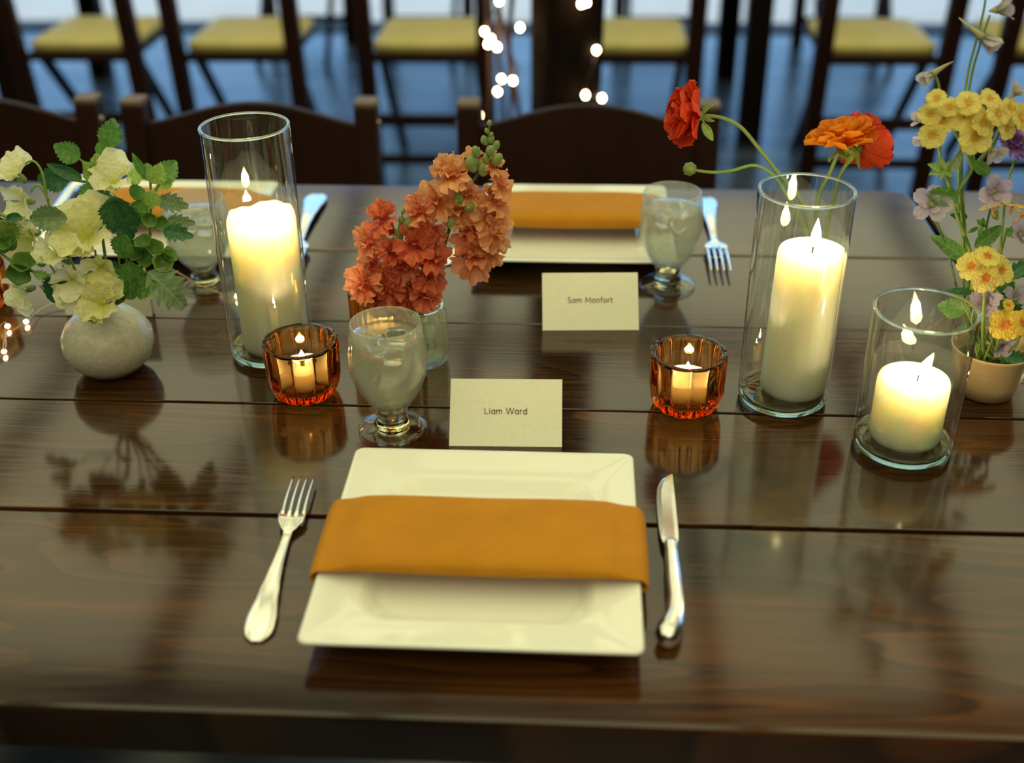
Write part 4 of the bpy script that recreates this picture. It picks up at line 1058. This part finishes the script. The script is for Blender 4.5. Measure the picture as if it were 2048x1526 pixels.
b2 = flower_stem('leafy_stem', 'leafy stem of green bells leaning right of the cream flowers', 'foliage', BG, inv(.003, -.05), [[inv(.003), mouth]+pth(Y0-.02, (245, 600), (283, 535), (300, 470), (302, 400), (300, 350)), pth(Y0-.02, (298, 440), (330, 458)), pth(Y0-.02, (300, 400), (318, 370), (330, 350))], .0024, .0012, 'stem')
for a in (((290, 352), (266, 311), 'leaf', 2), ((276, 370), (262, 335), 'leaf_light', 0), ((300, 362), (292, 325), 'leaf', 0), ((305, 368), (322, 330), 'leaf_light', 0), ((318, 362), (352, 322), 'leaf', 0),
          ((290, 380), (256, 392), 'leaf', 0), ((312, 400), (377, 412), 'leaf_grey', 1), ((334, 440), (386, 448), 'leaf_grey', 1), ((326, 462), (380, 470), 'leaf_dark', 1), ((285, 400), (270, 440), 'leaf', 0),
          ((305, 380), (300, 420), 'leaf_light', 0), ((318, 375), (345, 355), 'leaf_light', 0)):
    leaf(b2, a[0], a[1], Y0-.02+random.uniform(-.015, .01), a[2], a[3], random.uniform(-.01, .01), random.uniform(-.3, .3), 1.05)
for x, y, r, n in ((297, 402, 10, (0, .1, 1)), (280, 438, 15, (-.3, -.3, 1)), (299, 440, 15, (0, -.4, 1)), (322, 446, 14, (.3, -.3, 1)), (268, 500, 21, (-.5, -.2, 1)), (285, 482, 17, (-.2, .6, .8)), (310, 495, 17, (.5, .3, .8)), (326, 524, 20, (.4, -.3, 1)), (340, 508, 16, (.8, .4, .5)), (290, 515, 18, (-.2, -.3, 1))):
    bell(b2, x, y, r, Y0-.03+random.uniform(-.006, .006), n)
b3 = flower_stem('leafy_stem', 'stem with broad toothed leaves drooping right over the far card', 'foliage', BG, inv(.006, -.05), [[inv(.006), mouth]+pth(Y0-.035, (245, 595), (255, 540), (240, 450), (228, 400)), pth(Y0-.035, (258, 560), (280, 550), (298, 545))], .0020, .0011, 'stem_dark')
for a in (((222, 392), (262, 484), 'leaf_dark', 0, .85), ((232, 400), (222, 455), 'leaf_dark', 0, 1), ((258, 520), (262, 606), 'leaf', 0, .85), ((240, 532), (205, 530), 'leaf_dark', 1, 1.1), ((296, 542), (374, 614), 'leaf_grey', 1, 1.25), ((270, 582), (306, 566), 'leaf', 0, 1),
          ((252, 470), (238, 520), 'leaf', 0, 1), ((222, 560), (240, 600), 'leaf_dark', 1, 1), ((206, 628), (172, 640), 'leaf', 1, 1.3)):
    leaf(b3, a[0], a[1], Y0-.04, a[2], a[3], random.uniform(-.01, .01), random.uniform(-.3, .3), a[4])
b4 = flower_stem('leafy_stem', 'stem with green bells and a grey leaf trailing off to the left edge', 'foliage', BG, inv(-.006, -.05), [[inv(-.006), mouth]+pth(Y0-.045, (180, 605), (120, 568), (60, 540), (20, 520), (-20, 488)), pth(Y0-.03, (140, 570), (135, 500), (134, 440)), pth(Y0-.03, (55, 437), (20, 436), (-30, 420), (-60, 470))], .0022, .0012, 'stem')
for a in (((134, 436), (52, 438), 'leaf_grey', 0, .75), ((46, 436), (0, 436), 'leaf_dark', 2, 1.1), ((145, 560), (94, 606), 'leaf_dark', 0, 1.15), ((135, 552), (112, 580), 'leaf_dark', 1, 1.1), ((66, 545), (108, 560), 'leaf_light', 1, .9), ((92, 530), (66, 520), 'leaf', 1, 1),
          ((180, 582), (182, 545), 'leaf', 0, 1), ((2, 440), (22, 500), 'leaf_light', 0, 1.0), ((-12, 430), (4, 490), 'leaf_dark', 0, 1), ((-10, 500), (20, 480), 'leaf', 0, 1), ((175, 570), (142, 586), 'leaf_dark', 2, 1)):
    leaf(b4, a[0], a[1], Y0-.05, a[2], a[3], random.uniform(-.01, .01), random.uniform(-.3, .3), a[4])
for x, y, r, n in ((46, 524, 22, (.1, .45, .9)), (37, 547, 23, (.1, -.6, .8)), (12, 480, 24, (-.2, .5, .9))): bell(b4, x, y, r, Y0-.052, n)

# ---- centre arrangement: snapdragons
YS = pB.y; sm = pB+Vector((0, 0, .070))
def snap(parent, px, py, r, Y, n, mat, seed, roll=0.0):
    pos = at_y(px, py, Y); s = px2m(r, pos)*1.22; fr = frame(pos, vdir(*n), roll); rnd = random.Random(seed)
    tube_ = lathe('bloom', [(.0001, -s*.95), (s*.22, -s*.85), (s*.30, -s*.4), (s*.36, -.1*s), (s*.30, s*.05), (s*.12, s*.12), (.0001, s*.12)], M[mat], 14)
    b = put('bloom', tube_, parent, fr)
    k = seed % 3
    k = seed % 4
    lip = fmesh('lip%d' % k, mat, span=.85, ruffle=.17, n=2.6, lobes=2, cup=.10, curl=-.10, seed=k+20)
    lo = fmesh('low%d' % k, mat, span=.78, ruffle=.18, n=2.4, lobes=2.5, cup=.0, curl=-.26, seed=k+30)
    sm_ = fmesh('sml%d' % k, mat, span=1.2, ruffle=.20, n=3.2, lobes=2.5, cup=.2, curl=.10, seed=k+40)
    for az, tl, ss in ((.55, .70, 1.0), (-.55, .62, .95)): put('petal', lip, b, orient(fr, az+rnd.uniform(-.2, .2), tl+rnd.uniform(-.3, .3), s*ss, 0, rnd.uniform(-.3, .3), s*.08))
    for az, tl, ss in ((2.15, .35, .85), (PI, .50, .90), (-2.15, .35, .85)): put('petal', lo, b, orient(fr, az+rnd.uniform(-.25, .25), tl+rnd.uniform(-.3, .35), s*ss, 0, rnd.uniform(-.3, .3), s*.1))
    put('petal', sm_, b, orient(fr, PI+rnd.uniform(-.4, .4), 1.1, s*.62, s*.04))
    put('petal', sm_, b, orient(fr, rnd.uniform(-.4, .4), 1.15, s*.55, s*.06))
    return b
SG = 'snapdragon stems in the clear bottle'
A = flower_stem('snapdragon', 'tall peach snapdragon leaning right with green buds at its tip', 'flower', SG, tuple(sm-Vector((0, 0, .03))), [[sm-Vector((0, 0, .05)), sm]+pth(YS, (866, 575), (886, 500), (905, 440), (926, 390), (955, 350), (972, 310), (979, 246))], .0026, .0009, 'stem_dark')
for i, (x, y, r, m, n, rl) in enumerate(((906, 352, 38, 'peach', (-.35, .3, 1), .1), (884, 338, 20, 'peach', (-.9, .4, .4), .3), (876, 404, 40, 'peach', (-.5, .1, 1), .2), (842, 424, 32, 'salmon', (-.8, .1, .8), .5), (915, 420, 34, 'peach', (-.1, -.1, 1), -.2),
      (988, 400, 36, 'peach', (.6, .2, 1), -.3), (999, 372, 28, 'peach', (.8, .3, .7), -.5), (978, 432, 34, 'peach', (.5, -.1, 1), -.2), (938, 462, 38, 'salmon', (.1, -.3, 1), 0), (990, 466, 34, 'peach', (.7, -.2, .9), -.4), (950, 512, 46, 'salmon', (.2, -.4, 1), .1), (984, 500, 30, 'peach', (.6, -.4, .9), -.3),
      (984, 332, 24, 'peach', (.6, .4, .8), -.2), (948, 320, 22, 'peach', (-.2, .6, .9), .2), (868, 462, 28, 'salmon', (-.6, -.4, .9), .6), (935, 388, 26, 'peach', (0, .1, 1), .2))):
    snap(A, x, y, r, YS-.012+.004*(i % 3), n, m, i, rl)
for x, y, r, n in ((979, 246, 5, (.05, 1, 0)), (974, 262, 5, (-.4, 1, .2)), (982, 270, 5, (.4, 1, .2)), (969, 281, 8, (-.3, 1, .3)), (982, 279, 7, (.4, 1, .2)), (992, 291, 8, (.5, 1, .2)), (981, 302, 9, (.1, 1, .4)), (994, 319, 11, (.6, .8, .4)), (972, 318, 8, (-.2, 1, .4)), (944, 328, 14, (-.3, 1, .4)), (967, 338, 12, (.1, 1, .5)), (952, 303, 9, (-.3, 1, .4)), (918, 396, 10, (-.3, 1, .4)), (938, 415, 10, (.5, .6, .5)), (901, 446, 9, (.2, 1, .3))):
    bud(A, x, y, r, YS-.018 if y > 300 else YS, n)
B = flower_stem('snapdragon', 'shorter coral red snapdragon just above the front goblet', 'flower', SG, tuple(sm-Vector((0, 0, .035))), [[sm-Vector((0, 0, .05)), sm]+pth(YS-.005, (840, 620), (805, 560), (790, 514), (794, 470), (806, 420))], .0024, .0009, 'stem')
for i, (x, y, r, m, n, rl) in enumerate(((768, 440, 34, 'coral', (-.4, .7, .8), .2), (742, 488, 36, 'salmon', (-.7, .2, .8), .4), (745, 527, 28, 'salmon', (-.5, .1, 1), .2), (828, 490, 38, 'coral', (.3, .4, 1), -.2), (858, 514, 38, 'coral', (.7, .1, .9), -.3), (806, 532, 32, 'salmon', (.1, 0, 1), 0),
      (732, 568, 36, 'salmon', (-.7, -.1, .9), .4), (772, 572, 38, 'coral', (-.2, -.2, 1), .1), (820, 568, 40, 'coral', (.2, -.2, 1), 0), (850, 588, 32, 'coral', (.6, -.3, .9), -.4), (798, 600, 38, 'coral', (0, -.5, 1), .1), (856, 548, 36, 'coral', (.6, 0, 1), -.1), (750, 600, 30, 'coral', (-.4, -.4, 1), .3), (785, 505, 26, 'coral', (-.1, .4, 1), .1))):
    snap(B, x, y, r, YS-.02+.004*(i % 3), n, m, i+40, rl)
for x, y, r, n in ((806, 422, 5, (.1, 1, .1)), (803, 440, 7, (-.3, 1, .2)), (816, 449, 11, (.5, .8, .4)), (796, 470, 11, (-.4, .8, .5)), (808, 462, 7, (.2, 1, .3)), (790, 500, 8, (0, 1, .5))):
    bud(B, x, y, r, YS-.014, n)

# ---- ranunculus behind the tall candle
YR = pU.y; rm = pU+Vector((0, 0, .055)); RG = 'ranunculus stems in the bud vase'
def ranunculus(parent, px, py, r, Y, n, mats, seed, openness=1.0, roll=0):
    pos = at_y(px, py, Y); s = px2m(r, pos); fr = frame(pos, vdir(*n), roll); rnd = random.Random(seed)
    b = put('bloom', lathe('bloom', [(.0001, -.10*s), (.12*s, -.06*s), (.15*s, .04*s), (.0001, .14*s)], M['bud'], 12), parent, fr)
    layers = [(7, .10, 1.02, 0), (7, .32, .98, 0), (7, .62, .88, 0), (6, .95, .74, 1), (5, 1.2, .58, 1), (4, 1.4, .42, 1)]
    for li, (cnt, tl, sc_, mi) in enumerate(layers):
        for k in range(cnt):
            kk = (seed+k+li) % 3
            pm = pmesh('ran%d' % kk, mats[mi], width=1.05, cup=.34, ruffle=.07, waves=5, notch=.12, seed=kk+50, base=.3, curl=.10)
            put('petal', pm, b, orient(fr, 2*PI*(k+.5*(li % 2))/cnt+rnd.uniform(-.15, .15), tl*openness+rnd.uniform(-.1, .1), s*sc_*rnd.uniform(.92, 1.05), li*.02*s, 0, .03*s))
    return b, fr, s
def sepals(parent, px, py, Y, n, L, cnt=5, mat='leaf_light'):
    pos = at_y(px, py, Y); s = px2m(L, pos); fr = frame(pos, vdir(*n), .3)
    for k in range(cnt): put('sepal', leaf_mesh(mat, 2, k), parent, orient(fr, 2*PI*k/cnt, -.35, s))
r1 = flower_stem('ranunculus', 'vermilion ranunculus in profile facing left on a long arching stem', 'flower', RG, tuple(rm-Vector((0, 0, .03))), [[rm-Vector((0, 0, .04)), rm]+pth(YR-.004, (1608, 420), (1592, 385), (1560, 350), (1520, 300), (1482, 255), (1445, 236), (1410, 231))], .0024, .0017, 'stem')
ranunculus(r1, 1398, 232, 70, YR-.004, (-1, .06, .18), ('vermilion', 'vermilion'), 3, 1.75)
sepals(r1, 1404, 230, YR-.004, (-1, 0, .1), 34)
leaf(r1, (1405, 245), (1428, 285), YR-.006, 'leaf_light', 2)
r2 = flower_stem('ranunculus', 'bright orange ranunculus with open ruffled face above the tall candle', 'flower', RG, tuple(rm-Vector((.001, 0, .03))), [[rm-Vector((0, 0, .04)), rm]+pth(YR-.002, (1632, 440), (1640, 385), (1660, 345), (1676, 305))], .0024, .0020, 'stem')
ranunculus(r2, 1685, 290, 68, YR-.006, (-.22, .93, .42), ('tangerine', 'tangerine'), 5, 1.0)
sepals(r2, 1678, 302, YR-.006, (-.2, 1, .2), 34)
r3 = flower_stem('ranunculus', 'red orange ranunculus turned away, tucked behind the orange one at right', 'flower', RG, tuple(rm-Vector((-.001, 0, .03))), [[rm-Vector((0, 0, .04)), rm]+pth(YR+.01, (1655, 450), (1668, 395), (1680, 350), (1702, 316))], .0024, .0019, 'stem')
ranunculus(r3, 1716, 296, 66, YR+.012, (.62, .62, -.45), ('vermilion', 'vermilion'), 8, 1.15)
sepals(r3, 1708, 306, YR+.004, (.6, .6, -.4), 34)
r4 = flower_stem('ranunculus', 'closed green ranunculus bud on a wavy stem above the right goblet', 'flower', RG, tuple(rm-Vector((0, .001, .03))), [[rm-Vector((0, 0, .04)), rm]+pth(YR-.012, (1592, 425), (1572, 388), (1548, 352), (1510, 331), (1465, 341), (1430, 345), (1392, 341))], .0020, .0015, 'stem')
bud(r4, 1380, 338, 14, YR-.012, (-1, .05, .2), 'bud', 1.0)
for k, d in enumerate(((-.2, .5), (-.3, -.5), (.1, 0))): leaf(r4, (1388, 339), (1368+k*3, 338+d[1]*22), YR-.016, 'leaf_light', 2, 0, 0, 1.3)

# ---- right arrangement: phlox, larkspur, scabious in the cream bowl
YP = pP.y; PG2 = 'stems in the small cream bowl'
pm_ = pP+Vector((0, 0, .038))
def phlox(parent, px, py, r, Y, n, mat, eye, seed):
    pos = at_y(px, py, Y); s = px2m(r, pos); fr = frame(pos, vdir(*n), seed*1.3)
    e = []; V = [(0, 0, .0004)]; k_ = 10
    for k in range(k_): a = 2*PI*k/k_; rr = s*(.34 if k % 2 == 0 else .20); V.append((rr*math.cos(a), rr*math.sin(a), .0009))
    b = put('bloom', mesh('bloom', V, [(0, k+1, (k+1) % k_+1) for k in range(k_)], M[eye], False), parent, fr)
    pm = pmesh('phl%d' % (seed % 2), mat, width=1.02, cup=.06, ruffle=.05, waves=3, notch=.10, seed=seed % 2+70, base=.22, curl=-.10)
    rnd = random.Random(seed)
    for k in range(5): put('petal', pm, b, orient(fr, 2*PI*k/5+rnd.uniform(-.1, .1), .12+rnd.uniform(-.15, .15), s*rnd.uniform(.95, 1.05)))
    put('tube', tubes('tube', [[(0, 0, 0), (0, 0, -s*.8)]], s*.10, M['eye_brown'], 6), b, fr)
    return b
def pst(*pts, Y=None): return [pm_+Vector((random.uniform(-.008, .008), random.uniform(-.006, .006), -.004))]+pth(Y or YP, *pts)
ph1 = flower_stem('phlox', 'tallest phlox stem crowned by a wide cluster of plain yellow blooms', 'flower', PG2, tuple(pm_), [pst((1935, 660), (1945, 560), (1938, 495), (1909, 405), (1946, 335), (1940, 290)), pth(YP, (1918, 420), (1895, 360), (1885, 330), (1875, 275)), pth(YP, (1946, 335), (1930, 300), (1902, 250)), pth(YP, (1946, 335), (1985, 290), (2000, 255))], .0022, .0013, 'stem')
for i, (x, y, r) in enumerate(((1865, 270, 28), (1886, 243, 26), (1861, 228, 25), (1873, 197, 21), (1899, 214, 22), (1934, 229, 38), (1951, 274, 36), (1937, 205, 28), (1981, 199, 25), (1997, 226, 28), (2014, 256, 24), (2042, 234, 28), (1967, 246, 26), (2058, 255, 24), (2020, 215, 22))):
    phlox(ph1, x, y, r, YP-.02+.004*(i % 3), ((x-1945)/160, (235-y)/140, 1), 'yellow', 'eye_brown', i)
for a in (((1918, 398), (1856, 386), 'leaf', 0, .75), ((1944, 322), (1988, 354), 'leaf', 2, 1.1), ((1932, 520), (1868, 470), 'leaf', 2, 1.1), ((1948, 495), (2010, 450), 'leaf', 2, 1.2), ((1932, 620), (1874, 612), 'leaf', 0, .9), ((1900, 345), (1925, 300), 'leaf_grey', 2, .9), ((1945, 585), (1898, 580), 'leaf_dark', 2, .8)):
    leaf(ph1, a[0], a[1], YP-.012, a[2], a[3], random.uniform(-.01, .01), random.uniform(-.3, .3), a[4])
for k in range(7):
    an = 2*PI*k/7; leaf(ph1, (1887, 340), (1887+30*math.cos(an), 338+22*math.sin(an)), YP-.01, 'leaf_light', 2, -.004, .2, 1.2)
ph2 = flower_stem('phlox', 'phlox stem with a tight cluster of red eyed yellow blooms in the middle', 'flower', PG2, tuple(pm_+Vector((.002, 0, 0))), [pst((1965, 660), (1968, 600), (1970, 560), Y=YP-.02), pth(YP-.01, (1975, 600), (2000, 510), (2014, 455))], .0018, .0012, 'stem')
for i, (x, y, r, n) in enumerate(((1942, 532, 29, (-.4, .1, 1)), (1975, 512, 27, (0, .6, 1)), (2003, 541, 31, (.4, .1, 1)), (1971, 556, 31, (0, -.3, 1)))): phlox(ph2, x, y, r, YP-.030-.002*i, n, 'yellow', 'eye', i+3)
for i, (x, y, r, n) in enumerate(((1983, 414, 26, (-.4, .9, .25)), (2026, 408, 26, (.2, .95, .25)), (2047, 430, 24, (.6, .6, .4)))): phlox(ph2, x, y, r, YP-.02, n, 'gold_petal', 'eye', i+8)
ph3 = flower_stem('phlox', 'phlox stem with red eyed orange yellow blooms low over the cream bowl', 'flower', PG2, tuple(pm_+Vector((.004, 0, 0))), [pst((1995, 690), (2004, 660), Y=YP-.03), pst((2030, 690), (2042, 660), Y=YP-.03)], .0016, .0012, 'stem')
for i, (x, y, r, n) in enumerate(((2009, 650, 33, (.0, .1, 1)), (2047, 647, 30, (.3, .1, 1)), (2017, 610, 13, (0, .4, 1)))): phlox(ph3, x, y, r, YP-.036, n, 'gold_petal', 'eye', i+20)
def larkspur(parent, px, py, r, Y, n, mat, seed, spur=True, cup=.9, k_=5):
    pos = at_y(px, py, Y); s = px2m(r, pos); fr = frame(pos, vdir(*n), seed)
    V, Fc = tube_data([(0, 0, .1*s), (0, 0, -.3*s), (0, .1*s, -1.0*s), (0, .3*s, -1.7*s)] if spur else [(0, 0, .1*s), (0, 0, -.3*s)], lambda u: s*(.20*(1-u)+.03), 8)
    b = put('bloom', mesh('bloom', V, Fc, M['spur']), parent, fr)
    pm = pmesh('lark%d' % (seed % 2), mat, width=.72, cup=.12, ruffle=.05, waves=3, notch=.05, seed=seed % 2+90, base=.22, curl=.0)
    rnd = random.Random(seed)
    for k in range(k_): put('petal', pm, b, orient(fr, 2*PI*k/k_+rnd.uniform(-.15, .15), cup+rnd.uniform(-.15, .15), s*rnd.uniform(.9, 1.1)))
    for k in range(3): put('petal', pm, b, orient(fr, 2*PI*k/3+.5, cup+.35, s*.55))
    return b
lk1 = flower_stem('larkspur', 'pale larkspur spire rising highest at the right edge of the photo', 'flower', PG2, tuple(pm_+Vector((.001, .001, 0))), [pst((1935, 640), (1925, 460), (1918, 330), (1932, 170), (1950, 90), (1966, 28), (1975, -30), Y=YP+.01), pst((1945, 640), (1930, 460), (1924, 320), (1940, 170), (1960, 90), (1980, 30), Y=YP+.012), pth(YP+.01, (1878, 205), (1878, 175), (1872, 155), (1862, 150))], .0015, .0009, 'stem')
larkspur(lk1, 1866, 147, 34, YP+.008, (-.8, -.55, .15), 'pale', 2, True, 1.15)
larkspur(lk1, 1966, 74, 38, YP+.004, (.65, -.65, .25), 'pale', 5, True, 1.15)
larkspur(lk1, 1990, 20, 40, YP+.006, (.9, .1, .3), 'pale', 6, False, 1.0)
larkspur(lk1, 2010, -6, 30, YP+.006, (.3, .9, .3), 'pale', 4, False, 1.0)
larkspur(lk1, 2025, 190, 32, YP-.005, (.5, .6, .4), 'pale', 7, False, .8)
larkspur(lk1, 1982, 298, 34, YP-.005, (.4, -.7, .5), 'pale', 8, False, .8)
larkspur(lk1, 1846, 240, 28, YP, (-1, .1, .1), 'pale', 9, False, 1.0, 3)
larkspur(lk1, 1850, 272, 28, YP, (-.8, -.6, .1), 'pale', 10, False, 1.0, 3)
lk2 = flower_stem('larkspur', 'lilac larkspur stem with open five petalled blooms among the phlox', 'flower', PG2, tuple(pm_+Vector((-.002, .001, 0))), [pst((1930, 640), (1900, 520), (1872, 440), (1862, 410), Y=YP-.005), pst((1960, 640), (1965, 500), (1985, 400), Y=YP+.005)], .0013, .0008, 'stem_dark')
larkspur(lk2, 1864, 410, 42, YP-.012, (-.25, .05, 1), 'lilac', 1, False, .15)
larkspur(lk2, 1986, 384, 42, YP-.012, (.15, -.1, 1), 'lilac', 3, False, .35)
larkspur(lk2, 1968, 604, 36, YP-.012, (-.1, -.2, 1), 'lilac', 5, False, .4)
larkspur(lk2, 2004, 690, 30, YP-.02, (.2, -.6, .8), 'lilac', 4, False, .5)
larkspur(lk2, 2030, 600, 34, YP-.006, (.4, .1, 1), 'lilac', 6, False, .3)
larkspur(lk2, 2040, 470, 34, YP-.004, (.4, .1, 1), 'lilac', 7, False, .3)
sb = flower_stem('scabious', 'deep purple scabious half hidden under the yellow cluster at the right edge', 'flower', PG2, tuple(pm_+Vector((.005, .002, 0))), [pst((1985, 640), (2005, 450), (2014, 372), (2030, 318), Y=YP+.01)], .0014, .0011, 'stem')
pos = at_y(2028, 288, YP+.004); s = px2m(38, pos); fr = frame(pos, vdir(0, .35, 1), 0)
b = put('bloom', lathe('bloom', [(.0001, -.5*s), (.3*s, -.3*s), (.42*s, 0), (.3*s, .25*s), (.0001, .32*s)], M['purple'], 16), sb, fr)
pmz = pmesh('scab', 'purple', width=.7, cup=.2, ruffle=.16, waves=5, notch=.2, seed=4, base=.3, curl=-.1)
for k in range(11): put('petal', pmz, b, orient(fr, 2*PI*k/11, random.uniform(.0, .4), s*random.uniform(.8, 1.0)))
for k in range(8): put('petal', pmz, b, orient(fr, 2*PI*k/8+.2, random.uniform(.7, 1.1), s*.6))
# foliage tuft rising from the bowl
tf = flower_stem('leafy_stem', 'tuft of fine green stems and dark leaves filling the cream bowl', 'foliage', PG2, tuple(pm_+Vector((0, .004, 0))),
    [[pP+Vector((random.uniform(-.024, .024), random.uniform(-.018, .018), .034)), at_y(1925+14*k*.6+random.uniform(-8, 8), 640+random.uniform(-30, 40), YP+random.uniform(-.02, .02)), at_y(1910+14*k, 590+random.uniform(-50, 30), YP+random.uniform(-.02, .02))] for k in range(10)], .0011, .0007, 'stem')
for i in range(26):
    bx = random.uniform(1930, 2035); by = random.uniform(430, 690); an = random.uniform(0, 2*PI); L = random.uniform(28, 48)
    leaf(tf, (bx, by), (bx+L*math.cos(an), by+L*.8*math.sin(an)), YP+.012, random.choice(['leaf', 'leaf_dark', 'leaf']), random.choice([1, 2, 2]), 0, random.uniform(-.5, .5), 1)
for a in (((2005, 715), (2062, 716)), ((2000, 720), (2040, 735)), ((2010, 560), (2060, 520)), ((2000, 600), (2050, 640))): leaf(tf, *a, YP-.02, 'leaf_dark', 1, 0, 0, .9)
